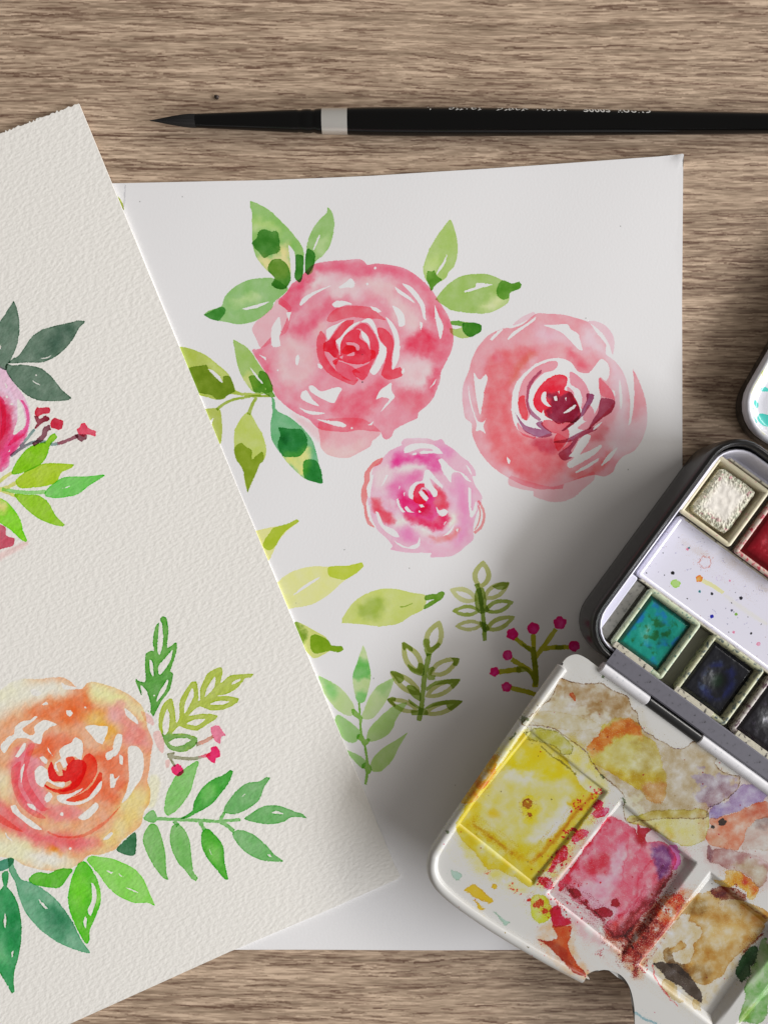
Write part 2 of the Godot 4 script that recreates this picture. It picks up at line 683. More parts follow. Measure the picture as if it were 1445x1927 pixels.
func paint_leaves_top(cv: Canvas) -> void:
	var a := area(370, 360, 4.8167)
	cv.wash(a, ink(138, 179, 100)) \
		.add([487, 95, 487, 95, 540, 112, 650, 170, 740, 250, 840, 350, 930, 460, 970, 540, 972, 640, 968, 760, 940, 830, 890, 785, 903, 700, 895, 580, 880, 540, 835, 495, 850, 640, 855, 800, 810, 880, 740, 890, 690, 850, 710, 790, 620, 700, 545, 600, 515, 500, 508, 400, 508, 200, 490, 150]) \
		.flow([560, 580, 700, 600, 780, 500, 830, 480, 850, 640, 850, 760, 700, 790, 600, 680], ink(208, 201, 140), 14).flow([510, 250, 700, 300, 760, 420, 620, 350, 510, 400], ink(165, 193, 118), 14).lay(0.3)
	cv.wash(a, ink(95, 142, 82)).dot(645, 475, 122).lay(0.45, 0.9, 3.0)
	cv.wash(a, ink(98, 142, 66)).add([650, 690, 690, 625, 760, 620, 830, 680, 855, 800, 810, 885, 740, 890, 680, 850, 710, 790, 655, 730]).lay(0.5, 0.8)
	cv.wash(a, ink(80, 138, 70)).add([905, 580, 970, 600, 965, 760, 940, 830, 890, 785, 900, 700]).lay(0.5, 0.7)
	cv.wash(a, ink(143, 180, 108)) \
		.add([1187, 148, 1187, 148, 1225, 190, 1248, 270, 1245, 370, 1205, 510, 1140, 590, 1075, 650, 1050, 740, 1010, 765, 985, 740, 990, 600, 1005, 470, 1060, 340, 1130, 250, 1180, 205]) \
		.cut([1055, 535, 1085, 460, 1115, 398, 1122, 404, 1095, 480, 1066, 540]).flow([1100, 450, 1200, 380, 1200, 500, 1100, 600], ink(165, 193, 128), 12).lay(0.28)
	cv.wash(a, ink(85, 142, 75)).add([998, 530, 1060, 550, 1080, 600, 1060, 690, 1010, 765, 985, 740]).lay(0.5, 0.7)
	cv.wash(a, ink(138, 178, 110)) \
		.add([70, 1125, 70, 1125, 110, 1090, 230, 1045, 260, 960, 350, 870, 470, 810, 600, 790, 700, 795, 830, 880, 800, 930, 740, 980, 700, 1010, 690, 1060, 600, 1140, 520, 1185, 390, 1210, 280, 1190, 200, 1178, 130, 1160]) \
		.cut([415, 1068, 480, 1050, 580, 1020, 660, 1004, 620, 1032, 540, 1062, 450, 1080]).flow([300, 1020, 420, 960, 560, 920, 600, 980, 420, 1040], ink(165, 193, 130), 12).lay(0.3)
	cv.wash(a, ink(98, 152, 92)).add([70, 1125, 70, 1125, 230, 1050, 270, 1080, 235, 1150, 200, 1178, 130, 1160]).lay(0.45, 0.6)
	a = area(780, 400, 6.568)
	cv.wash(a, ink(160, 185, 105)) \
		.add([430, 100, 447, 108, 480, 190, 515, 320, 530, 440, 520, 560, 480, 680, 420, 740, 380, 820, 300, 870, 240, 920, 205, 980, 180, 900, 130, 830, 105, 720, 130, 600, 190, 450, 290, 280, 380, 160]) \
		.cut([262, 785, 300, 690, 350, 620, 400, 520, 390, 590, 350, 680]).flow([110, 720, 200, 560, 300, 560, 260, 720, 150, 820], ink(178, 197, 125), 14).lay(0.3)
	cv.wash(a, ink(118, 157, 80)).add([145, 830, 160, 730, 210, 742, 240, 720, 270, 790, 330, 840, 260, 900, 205, 980, 175, 900]).lay(0.45, 0.6)
	cv.wash(a, ink(152, 180, 100)) \
		.add([255, 1080, 255, 1080, 330, 980, 430, 880, 560, 800, 700, 770, 850, 765, 960, 790, 1080, 845, 1190, 885, 1285, 865, 1315, 900, 1300, 945, 1200, 985, 1165, 1010, 1155, 1110, 1050, 1190, 900, 1250, 700, 1250, 480, 1220, 350, 1150]) \
		.cut([605, 985, 690, 945, 745, 930, 755, 880, 850, 880, 960, 900, 850, 930, 700, 980, 620, 998]).flow([950, 1050, 1100, 1030, 1160, 1080, 1050, 1190, 900, 1240, 800, 1200], ink(190, 201, 140), 16).lay(0.3)
	cv.wash(a, ink(118, 160, 82)).add([1080, 845, 1190, 885, 1285, 868, 1315, 900, 1290, 950, 1170, 1000, 1160, 1060, 1100, 1085, 1020, 1040, 1010, 950]).lay(0.4, 0.6)
	cv.wash(a, ink(165, 185, 110)) \
		.add([440, 1350, 540, 1345, 620, 1360, 750, 1370, 825, 1410, 810, 1480, 740, 1520, 680, 1545, 580, 1560, 500, 1530, 440, 1490, 430, 1440, 520, 1445, 590, 1420, 540, 1405, 450, 1390]).flow([430, 1330, 620, 1330, 600, 1410, 440, 1395], ink(110, 157, 70), 6).lay(0.35)
	cv.wash(a, ink(75, 138, 55)).add([600, 1370, 750, 1370, 825, 1412, 810, 1480, 740, 1520, 680, 1545, 620, 1510, 590, 1460]).lay(0.55)


func paint_leaves_left(cv: Canvas) -> void:
	var a := area(330, 620, 4.8167)
	cv.wash(a, ink(165, 180, 82)) \
		.add([30, 165, 130, 175, 270, 230, 400, 330, 480, 400, 520, 470, 540, 545, 600, 572, 780, 588, 780, 610, 620, 602, 490, 590, 450, 630, 380, 640, 230, 600, 100, 580, 0, 400, -60, 250]) \
		.cut([295, 365, 340, 370, 410, 430, 435, 490, 380, 450]).flow([250, 230, 420, 340, 500, 430, 430, 430, 330, 360], ink(180, 192, 105), 10).lay(0.3)
	cv.wash(a, ink(132, 150, 60)) \
		.add([115, 360, 250, 330, 290, 325, 305, 370, 430, 490, 440, 430, 500, 430, 530, 500, 545, 560, 480, 600, 440, 630, 380, 640, 340, 600, 230, 580, 150, 560, 60, 480]).lay(0.45, 0.9)
	cv.wash(a, ink(150, 180, 98)) \
		.add([525, 96, 525, 96, 560, 110, 640, 160, 700, 220, 750, 300, 800, 370, 850, 430, 885, 520, 885, 565, 780, 590, 700, 560, 620, 450, 575, 350, 548, 220]) \
		.cut([680, 345, 740, 410, 803, 490, 793, 500, 728, 430]).flow([640, 400, 720, 420, 760, 520, 700, 560, 620, 470], ink(185, 195, 120), 10).lay(0.3)
	cv.wash(a, ink(110, 152, 65)) \
		.add([670, 430, 720, 420, 750, 440, 770, 380, 830, 400, 885, 520, 885, 570, 912, 610, 880, 622, 800, 580, 720, 570, 700, 520]) \
		.cut([690, 375, 740, 420, 803, 490, 793, 500, 738, 440]).cut([818, 528, 832, 545, 820, 550]).cut([780, 570, 815, 580, 785, 592]).lay(0.45, 0.8)
	cv.wash(a, ink(152, 169, 75)).line([380, 730, 460, 670, 560, 632, 700, 610, 860, 605], 26, 20).line([740, 620, 700, 690, 670, 775], 24, 34).lay(0.5)
	cv.wash(a, ink(180, 192, 102)) \
		.add([660, 750, 690, 770, 740, 860, 800, 970, 830, 1100, 810, 1180, 770, 1220, 730, 1320, 685, 1400, 660, 1478, 660, 1478, 640, 1400, 615, 1270, 560, 1170, 540, 1050, 545, 920, 600, 810]).lay(0.35)
	cv.wash(a, ink(148, 162, 72)) \
		.add([540, 1080, 600, 1030, 650, 1070, 700, 1100, 700, 1180, 790, 1110, 808, 1180, 770, 1222, 735, 1310, 660, 1478, 660, 1478, 615, 1270, 555, 1170]).lay(0.45, 0.9)
	cv.wash(a, ink(168, 179, 88)).add([180, 740, 380, 715, 415, 740, 430, 870, 428, 960, 405, 1050, 300, 950, 250, 800]).cut([320, 830, 355, 800, 335, 870]).lay(0.35)
	cv.wash(a, ink(108, 169, 118)) \
		.add([880, 615, 905, 640, 910, 720, 930, 745, 1040, 800, 1150, 890, 1240, 1000, 1280, 1120, 1300, 1200, 1340, 1390, 1340, 1390, 1270, 1385, 1170, 1350, 1050, 1240, 960, 1130, 880, 1000, 868, 860, 885, 760]) \
		.flow([960, 1130, 1100, 1100, 1200, 1060, 1220, 1180, 1180, 1350, 1050, 1240], ink(195, 201, 125), 12).lay(0.4)
	cv.wash(a, ink(65, 142, 85)) \
		.add([940, 890, 1050, 905, 1150, 910, 1200, 1000, 1190, 1080, 1130, 1150, 1050, 1160, 980, 1150, 930, 1050, 960, 960]).drop(1000, 990, 50, ink(35, 119, 65), 8).lay(0.4, 1.0)
	cv.wash(a, ink(75, 147, 85)).add([1170, 1190, 1240, 1180, 1300, 1210, 1338, 1390, 1270, 1385, 1180, 1350, 1160, 1270]).lay(0.4, 0.8)


func paint_red_rose(cv: Canvas) -> void:
	var a := area(460, 470, 3.6125)
	var pale := ink(235, 180, 182)
	var deep := ink(222, 92, 113)
	cv.wash(a, ink(236, 186, 186)).add([300, 1100, 400, 1150, 520, 1210, 600, 1210, 540, 1320, 500, 1300, 420, 1220]).lay(0.0, 0.4, 12.0)
	cv.wash(a, ink(232, 169, 173)).add([55, 545, 85, 490, 180, 410, 240, 330, 320, 400, 290, 560, 190, 610, 160, 655, 112, 668, 85, 610]).lay(0.3)
	cv.wash(a, ink(233, 163, 167)).add([505, 1180, 515, 1280, 520, 1340, 560, 1390, 640, 1415, 710, 1415, 780, 1380, 850, 1340, 870, 1300, 925, 1240, 800, 1150, 600, 1150]).flow([500, 1320, 700, 1340, 850, 1300, 700, 1430, 560, 1420], ink(234, 180, 177), 16).lay(0.22)
	var rose := cv.wash(a, ink(228, 142, 154)) \
		.add([470, 105, 560, 85, 700, 75, 780, 68, 815, 85, 835, 110, 890, 100, 980, 108, 1080, 130, 1160, 175, 1235, 240, 1275, 285, 1330, 370, 1380, 450, 1410, 530, 1418, 620, 1400, 700, 1360, 780, 1335, 830, 1325, 900, 1290, 990, 1250, 1050, 1180, 1110, 1175, 1145, 1100, 1180, 1020, 1225, 1000, 1270, 965, 1292, 940, 1275, 925, 1240, 860, 1235, 780, 1225, 700, 1240, 600, 1235, 510, 1220, 430, 1150, 350, 1110, 280, 1060, 220, 1000, 190, 940, 160, 860, 110, 780, 55, 685, 110, 675, 180, 600, 250, 560, 300, 430, 235, 370, 240, 340, 290, 290, 330, 230, 380, 200, 410, 160]) \
		.cut([375, 380, 400, 330, 470, 290, 560, 255, 592, 248, 540, 275, 460, 320, 390, 385]) \
		.cut([640, 258, 690, 225, 722, 198, 752, 230, 740, 262, 690, 262, 650, 270]) \
		.cut([595, 375, 630, 350, 690, 355, 735, 375, 690, 380, 640, 397, 605, 390]) \
		.cut([187, 540, 205, 500, 240, 458, 252, 540, 240, 600, 248, 655, 215, 665, 185, 650]) \
		.cut([285, 430, 322, 425, 305, 490]).cut([348, 745, 365, 712, 377, 740, 362, 792, 350, 780]).cut([500, 775, 535, 800, 525, 815, 505, 805]) \
		.cut([1070, 235, 1130, 255, 1190, 320, 1225, 385, 1230, 450, 1232, 485, 1215, 470, 1190, 380, 1130, 300]) \
		.cut([1022, 256, 1070, 288, 1120, 322, 1158, 367, 1100, 334, 1040, 294]) \
		.cut([1290, 380, 1320, 450, 1350, 520, 1345, 570, 1328, 612, 1310, 540, 1295, 460]).cut([1190, 490, 1208, 500, 1210, 530, 1198, 550]) \
		.cut([1005, 385, 1050, 405, 1085, 450, 1090, 515, 1050, 525, 1040, 470]).cut([855, 390, 900, 400, 930, 425, 910, 432, 870, 412]) \
		.cut([790, 495, 835, 470, 870, 480, 895, 530, 905, 570, 920, 620, 965, 670, 960, 730, 935, 790, 890, 850, 850, 830, 880, 780, 905, 720, 918, 660, 905, 600, 870, 540, 835, 500]) \
		.cut([960, 460, 1005, 500, 1040, 560, 1055, 640, 1050, 740, 1010, 820, 1003, 790, 1008, 720, 1020, 640, 1010, 580, 985, 520]) \
		.cut([555, 555, 590, 525, 640, 505, 700, 475, 650, 510, 610, 560, 570, 615]) \
		.cut([620, 625, 660, 590, 700, 540, 745, 505, 790, 492, 742, 530, 680, 590, 655, 640, 648, 692, 638, 650]) \
		.cut([795, 555, 830, 580, 850, 620, 853, 665, 838, 640, 800, 600]) \
		.cut([440, 930, 470, 925, 520, 965, 580, 950, 640, 935, 665, 950, 640, 990, 610, 1045, 560, 1030, 500, 1000, 450, 965]) \
		.cut([395, 965, 420, 955, 460, 1010, 510, 1065, 440, 1045, 385, 1010]).cut([375, 1075, 430, 1095, 550, 1112, 480, 1125, 420, 1110]) \
		.cut([495, 1155, 580, 1165, 650, 1170, 695, 1195, 670, 1210, 590, 1190]) \
		.cut([920, 960, 960, 930, 1000, 905, 1000, 960, 1022, 1000, 990, 1040, 925, 1105, 960, 1050, 985, 1015, 930, 1005, 895, 1020]) \
		.cut([1256, 948, 1305, 872, 1292, 912]).cut([1065, 830, 1085, 805, 1090, 830, 1072, 850]).cut([838, 1195, 880, 1165, 865, 1195]).cut([100, 715, 150, 735, 148, 755]).hole(888, 130, 9).hole(835, 238, 9).hole(230, 822, 6).hole(730, 1214, 7) \
		.flow([440, 160, 560, 170, 720, 190, 770, 250, 640, 260, 540, 270, 430, 300, 380, 330, 420, 230], pale, 18).flow([600, 260, 780, 250, 820, 330, 700, 350, 560, 330], pale, 18) \
		.flow([780, 190, 960, 190, 1040, 240, 1030, 330, 930, 340, 830, 280], ink(232, 173, 175), 18).flow([940, 330, 1060, 330, 1180, 420, 1200, 540, 1100, 570, 1040, 480], ink(234, 177, 177), 18) \
		.flow([1050, 760, 1180, 740, 1290, 800, 1310, 900, 1180, 950, 1060, 920], ink(236, 182, 184), 18).flow([230, 620, 380, 600, 480, 700, 460, 880, 330, 930, 220, 830], ink(234, 171, 173), 18).flow([440, 500, 560, 480, 560, 560, 470, 600], ink(233, 166, 169), 18) \
		.flow([300, 560, 380, 480, 520, 380, 660, 330, 720, 330, 600, 430, 520, 500, 400, 600], ink(225, 112, 131), 12) \
		.flow([480, 95, 700, 75, 830, 100, 1000, 105, 1180, 190, 1270, 290, 1180, 260, 1080, 200, 940, 170, 760, 190, 640, 150, 490, 160], ink(222, 112, 132), 9) \
		.flow([240, 340, 330, 230, 400, 180, 470, 150, 440, 240, 370, 330, 380, 410, 320, 430, 240, 400], ink(222, 100, 121), 9) \
		.flow([1240, 280, 1330, 370, 1410, 530, 1418, 620, 1360, 780, 1260, 720, 1300, 600, 1250, 420], ink(226, 110, 127), 12) \
		.flow([1170, 560, 1250, 550, 1300, 640, 1240, 720, 1130, 690, 1080, 650], ink(216, 78, 100), 12) \
		.flow([640, 1000, 800, 950, 960, 860, 1000, 900, 900, 1050, 800, 1180, 640, 1160, 600, 1080], ink(223, 108, 125), 12) \
		.flow([1030, 950, 1180, 950, 1280, 1000, 1180, 1100, 1060, 1060], ink(226, 118, 132), 12).flow([1250, 860, 1330, 800, 1290, 990, 1240, 960], ink(222, 105, 123), 8) \
		.flow([200, 960, 300, 1050, 450, 1130, 600, 1200, 480, 1200, 330, 1110], ink(226, 122, 140), 10).flow([60, 690, 120, 700, 180, 830, 150, 850], ink(224, 118, 136), 8)
	rose.lay(0.26, 0.5, 1.5, 0.32, 5.0)
	cv.wash(a, ink(228, 140, 146)).add([560, 485, 590, 430, 650, 395, 750, 385, 850, 395, 900, 430, 960, 482, 900, 472, 820, 470, 740, 462, 660, 478, 600, 497]).lay(0.3)
	cv.wash(a, ink(222, 120, 130)).add([495, 610, 520, 555, 555, 600, 545, 700, 580, 770, 650, 850, 740, 895, 775, 890, 740, 922, 660, 892, 570, 842, 510, 760, 492, 680]).flow([560, 720, 640, 820, 700, 880, 600, 830], ink(214, 85, 104), 8).lay(0.3)
	cv.wash(a, ink(222, 105, 115)).add([575, 620, 620, 560, 680, 492, 748, 480, 740, 506, 690, 550, 650, 600, 622, 640, 640, 690, 650, 740, 610, 735, 575, 700, 540, 690, 540, 640]).flow([540, 640, 620, 600, 650, 700, 600, 740], ink(205, 50, 72), 8).lay(0.35)
	cv.wash(a, ink(222, 108, 123)).add([790, 505, 830, 510, 880, 570, 910, 640, 910, 700, 870, 780, 840, 850, 800, 890, 730, 830, 790, 800, 850, 770, 862, 700, 835, 600, 790, 540, 740, 545]).lay(0.32)
	cv.wash(a, ink(216, 84, 102)).add([655, 640, 680, 590, 740, 545, 790, 555, 780, 600, 830, 640, 850, 680, 888, 690, 890, 730, 850, 762, 780, 782, 700, 772, 645, 752, 620, 790, 600, 760, 650, 730]) \
		.cut([690, 635, 740, 632, 782, 655, 778, 690, 760, 685, 745, 657, 700, 651]).cut([695, 713, 750, 702, 748, 722, 700, 726]).cut([640, 738, 670, 720, 668, 745]).flow([690, 655, 760, 660, 840, 700, 760, 720, 690, 700], ink(200, 45, 72), 8).lay(0.4)
	cv.wash(a, ink(222, 100, 113)).add([690, 655, 745, 656, 763, 690, 735, 698, 700, 716, 660, 700]).lay(0.4)
	cv.wash(a, ink(222, 105, 117)).add([905, 535, 960, 545, 1005, 600, 1015, 660, 1002, 720, 1000, 815, 1060, 800, 1070, 860, 980, 885, 930, 850, 950, 790, 968, 700, 955, 655, 915, 600]).lay(0.35, 0.6)
	cv.wash(a, ink(224, 125, 139)).add([620, 760, 720, 790, 800, 850, 760, 870, 780, 890, 700, 890, 630, 830]).cut([745, 840, 802, 843, 785, 865, 760, 862]).lay(0.35)
	cv.wash(a, ink(60, 60, 60)).dot(802, 902, 5).lay(0.0)
	cv.keep_gaps(rose)


func paint_shaded_rose(cv: Canvas) -> void:
	var a := area(860, 570, 3.905)
	cv.wash(a, ink(216, 182, 187)).add([950, 142, 1010, 140, 1080, 170, 1130, 230, 1148, 290, 1135, 385, 1110, 310, 1060, 230, 1000, 175]).add([400, 170, 470, 110, 560, 72, 575, 95, 470, 150]).lay(0.25)
	cv.wash(a, ink(216, 171, 175)).add([370, 1300, 395, 1270, 480, 1300, 700, 1350, 900, 1280, 1000, 1240, 1000, 1300, 930, 1360, 850, 1430, 740, 1465, 640, 1450, 560, 1420, 555, 1385, 470, 1370, 380, 1340]).lay(0.22)
	var rose := cv.wash(a, ink(216, 150, 156)) \
		.add([400, 190, 480, 160, 575, 85, 650, 85, 770, 92, 860, 115, 960, 150, 1020, 230, 1085, 310, 1085, 380, 1150, 430, 1210, 510, 1245, 610, 1262, 720, 1258, 850, 1250, 905, 1270, 880, 1290, 760, 1295, 650, 1285, 488, 1285, 488, 1320, 560, 1360, 660, 1385, 770, 1385, 900, 1350, 1010, 1290, 1090, 1210, 1130, 1160, 1190, 1140, 1240, 1080, 1275, 1000, 1265, 900, 1290, 780, 1330, 770, 1365, 600, 1370, 480, 1340, 400, 1300, 300, 1240, 220, 1170, 150, 1070, 110, 970, 105, 890, 60, 850, 45, 780, 35, 700, 45, 600, 85, 500, 105, 420, 150, 330, 230, 240, 330, 195]) \
		.cut([120, 515, 150, 560, 170, 565, 207, 530, 222, 560, 200, 640, 185, 740, 168, 825, 150, 770, 130, 640]) \
		.cut([80, 610, 95, 700, 120, 800, 150, 870, 190, 880, 212, 848, 190, 910, 208, 965, 170, 935, 135, 945, 140, 890, 110, 800, 85, 700]) \
		.cut([365, 270, 410, 215, 500, 160, 575, 105, 570, 130, 480, 195, 400, 255, 372, 278]).cut([235, 275, 290, 215, 335, 198, 290, 245, 255, 280]) \
		.cut([632, 170, 720, 165, 800, 160, 830, 200, 880, 230, 900, 290, 915, 355, 890, 350, 830, 290, 770, 230, 700, 195]) \
		.cut([395, 760, 405, 660, 430, 590, 480, 530, 560, 460, 650, 420, 750, 408, 830, 440, 880, 505, 940, 520, 980, 500, 1050, 415, 1105, 460, 1112, 530, 1085, 578, 1040, 550, 1050, 680, 1150, 720, 1060, 830, 980, 900, 900, 960, 830, 1010, 740, 960, 680, 960, 580, 990, 480, 960, 430, 920, 405, 850]) \
		.cut([840, 1100, 900, 1000, 950, 965, 977, 975, 960, 1020, 920, 1080, 880, 1130, 815, 1130]).cut([805, 1180, 870, 1130, 960, 1090, 1050, 1045, 1060, 1055, 1000, 1120, 900, 1180, 820, 1215]) \
		.cut([860, 1245, 940, 1195, 1040, 1138, 1030, 1162, 950, 1217, 870, 1252]).cut([1100, 1120, 1172, 1060, 1160, 1090, 1120, 1150, 1050, 1200]) \
		.cut([1185, 568, 1200, 620, 1208, 720, 1195, 785, 1185, 700]).cut([1130, 640, 1152, 650, 1155, 695]).cut([990, 940, 1010, 905, 1062, 878, 1020, 922]).cut([360, 1130, 388, 1160, 380, 1187, 368, 1175]) \
		.flow([980, 150, 1100, 330, 1250, 550, 1270, 900, 1390, 760, 1400, 1000, 1250, 1130, 1080, 1100, 1150, 850, 1130, 600, 1080, 420, 900, 330, 920, 200], ink(216, 182, 187), 18) \
		.flow([40, 600, 100, 560, 130, 900, 60, 860], ink(216, 175, 182), 14).flow([560, 180, 760, 210, 880, 330, 760, 290, 600, 300], ink(216, 171, 179), 14).flow([380, 1150, 450, 1180, 430, 1300, 360, 1260], ink(216, 187, 192), 14).flow([1000, 1100, 1120, 1100, 1130, 1260, 1020, 1260, 880, 1290], ink(216, 150, 158), 14) \
		.flow([220, 430, 330, 350, 480, 330, 580, 350, 470, 460, 410, 600, 400, 800, 430, 930, 560, 1000, 700, 1000, 800, 1100, 780, 1250, 600, 1330, 400, 1250, 250, 1080, 210, 900, 200, 700], ink(216, 114, 119), 16) \
		.flow([400, 520, 460, 420, 540, 370, 580, 380, 490, 460, 430, 560, 380, 620], ink(208, 109, 103), 8).flow([790, 350, 880, 380, 960, 450, 970, 500, 900, 500, 830, 430], ink(216, 112, 124), 8) \
		.flow([260, 380, 320, 370, 330, 430, 270, 460], ink(216, 108, 119), 8).flow([550, 1000, 700, 1000, 780, 1060, 700, 1110, 580, 1070], ink(196, 78, 92), 10).flow([1000, 930, 1100, 900, 1050, 1020, 960, 1010], ink(205, 120, 126), 10) \
		.flow([810, 1230, 950, 1230, 1080, 1120, 1120, 1060, 1100, 1180, 1000, 1270, 850, 1310], ink(216, 123, 126), 10)
	rose.lay(0.24, 0.5, 1.5, 0.28, 4.5)
	cv.wash(a, ink(216, 143, 151)).add([445, 760, 450, 650, 490, 560, 560, 485, 650, 440, 720, 430, 734, 462, 700, 500, 630, 520, 565, 580, 525, 650, 515, 740, 535, 810, 505, 870, 470, 850, 450, 800]).lay(0.35)
	cv.wash(a, ink(216, 109, 114)).add([450, 700, 490, 682, 500, 760, 516, 810, 503, 868, 470, 840, 448, 770]).lay(0.45)
	cv.wash(a, ink(168, 112, 135)).add([503, 700, 515, 610, 560, 540, 617, 493, 612, 520, 572, 560, 532, 630, 520, 720, 542, 790, 612, 858, 600, 870, 540, 830, 508, 770]).lay(0.4)
	cv.wash(a, ink(212, 48, 66)).add([555, 740, 565, 680, 600, 620, 660, 560, 740, 530, 797, 545, 805, 590, 780, 640, 830, 660, 870, 720, 895, 780, 900, 840, 850, 885, 800, 878, 740, 893, 690, 860, 640, 830, 635, 780, 620, 812, 580, 790]) \
		.cut([620, 665, 650, 655, 650, 720, 687, 765, 650, 760, 615, 725, 610, 700]).cut([733, 655, 747, 648, 745, 672]).cut([703, 690, 725, 685, 732, 722, 712, 724]).cut([785, 702, 798, 690, 795, 727]).cut([772, 812, 860, 748, 872, 755, 820, 803]) \
		.flow([610, 590, 720, 545, 800, 560, 790, 600, 690, 600], ink(222, 70, 84), 8).flow([650, 670, 740, 680, 820, 650, 900, 780, 890, 880, 740, 895, 650, 830, 690, 760], ink(138, 28, 54), 8).lay(0.4)
	cv.wash(a, ink(216, 143, 154)).add([820, 512, 870, 530, 930, 590, 965, 660, 950, 720, 910, 785, 895, 700, 860, 650, 830, 600]).cut([835, 610, 890, 640, 912, 700, 905, 770, 890, 720, 860, 650]).add([800, 620, 850, 660, 850, 730, 830, 730]).lay(0.35)
	cv.wash(a, ink(148, 82, 112)).add([945, 670, 1000, 680, 980, 740, 920, 830, 850, 890, 785, 940, 760, 945, 830, 880, 890, 830, 920, 770, 945, 720]).lay(0.45)
	cv.wash(a, ink(216, 141, 151)).add([1035, 555, 1080, 590, 1130, 650, 1152, 722, 1130, 800, 1060, 850, 1000, 900, 960, 935, 880, 922, 960, 858, 1020, 790, 1048, 700, 1038, 640]).add([960, 750, 1000, 800, 990, 850, 930, 870, 920, 840]).lay(0.3)
	cv.wash(a, ink(152, 90, 112)).add([1050, 705, 1152, 722, 1130, 800, 1060, 850, 1000, 900, 960, 935, 980, 880, 1030, 800]).lay(0.4)
	cv.wash(a, ink(216, 106, 116)).add([610, 890, 650, 862, 700, 870, 750, 892, 815, 875, 850, 890, 780, 940, 740, 962, 680, 950, 640, 925]).add([705, 1010, 740, 950, 810, 930, 815, 990, 770, 1060, 735, 1090]).lay(0.35)
	cv.wash(a, ink(216, 141, 150)).add([440, 880, 480, 930, 580, 990, 560, 1000, 480, 975, 440, 920]).add([765, 1080, 800, 1040, 830, 1000, 835, 1040, 790, 1080]).lay(0.3)
	cv.wash(a, ink(160, 105, 132)).add([418, 795, 450, 850, 500, 905, 600, 930, 670, 950, 695, 975, 620, 992, 540, 972, 480, 930]).add([575, 890, 620, 870, 625, 900, 690, 955, 640, 950]).lay(0.4)
	cv.wash(a, ink(160, 92, 115)).add([985, 915, 1022, 930, 920, 980, 860, 1012, 760, 1032, 700, 1022, 800, 1000, 900, 950]).add([905, 955, 870, 1030, 830, 1090, 850, 1130, 780, 1160, 740, 1110, 820, 1050, 870, 985]).lay(0.35)
	cv.keep_gaps(rose)


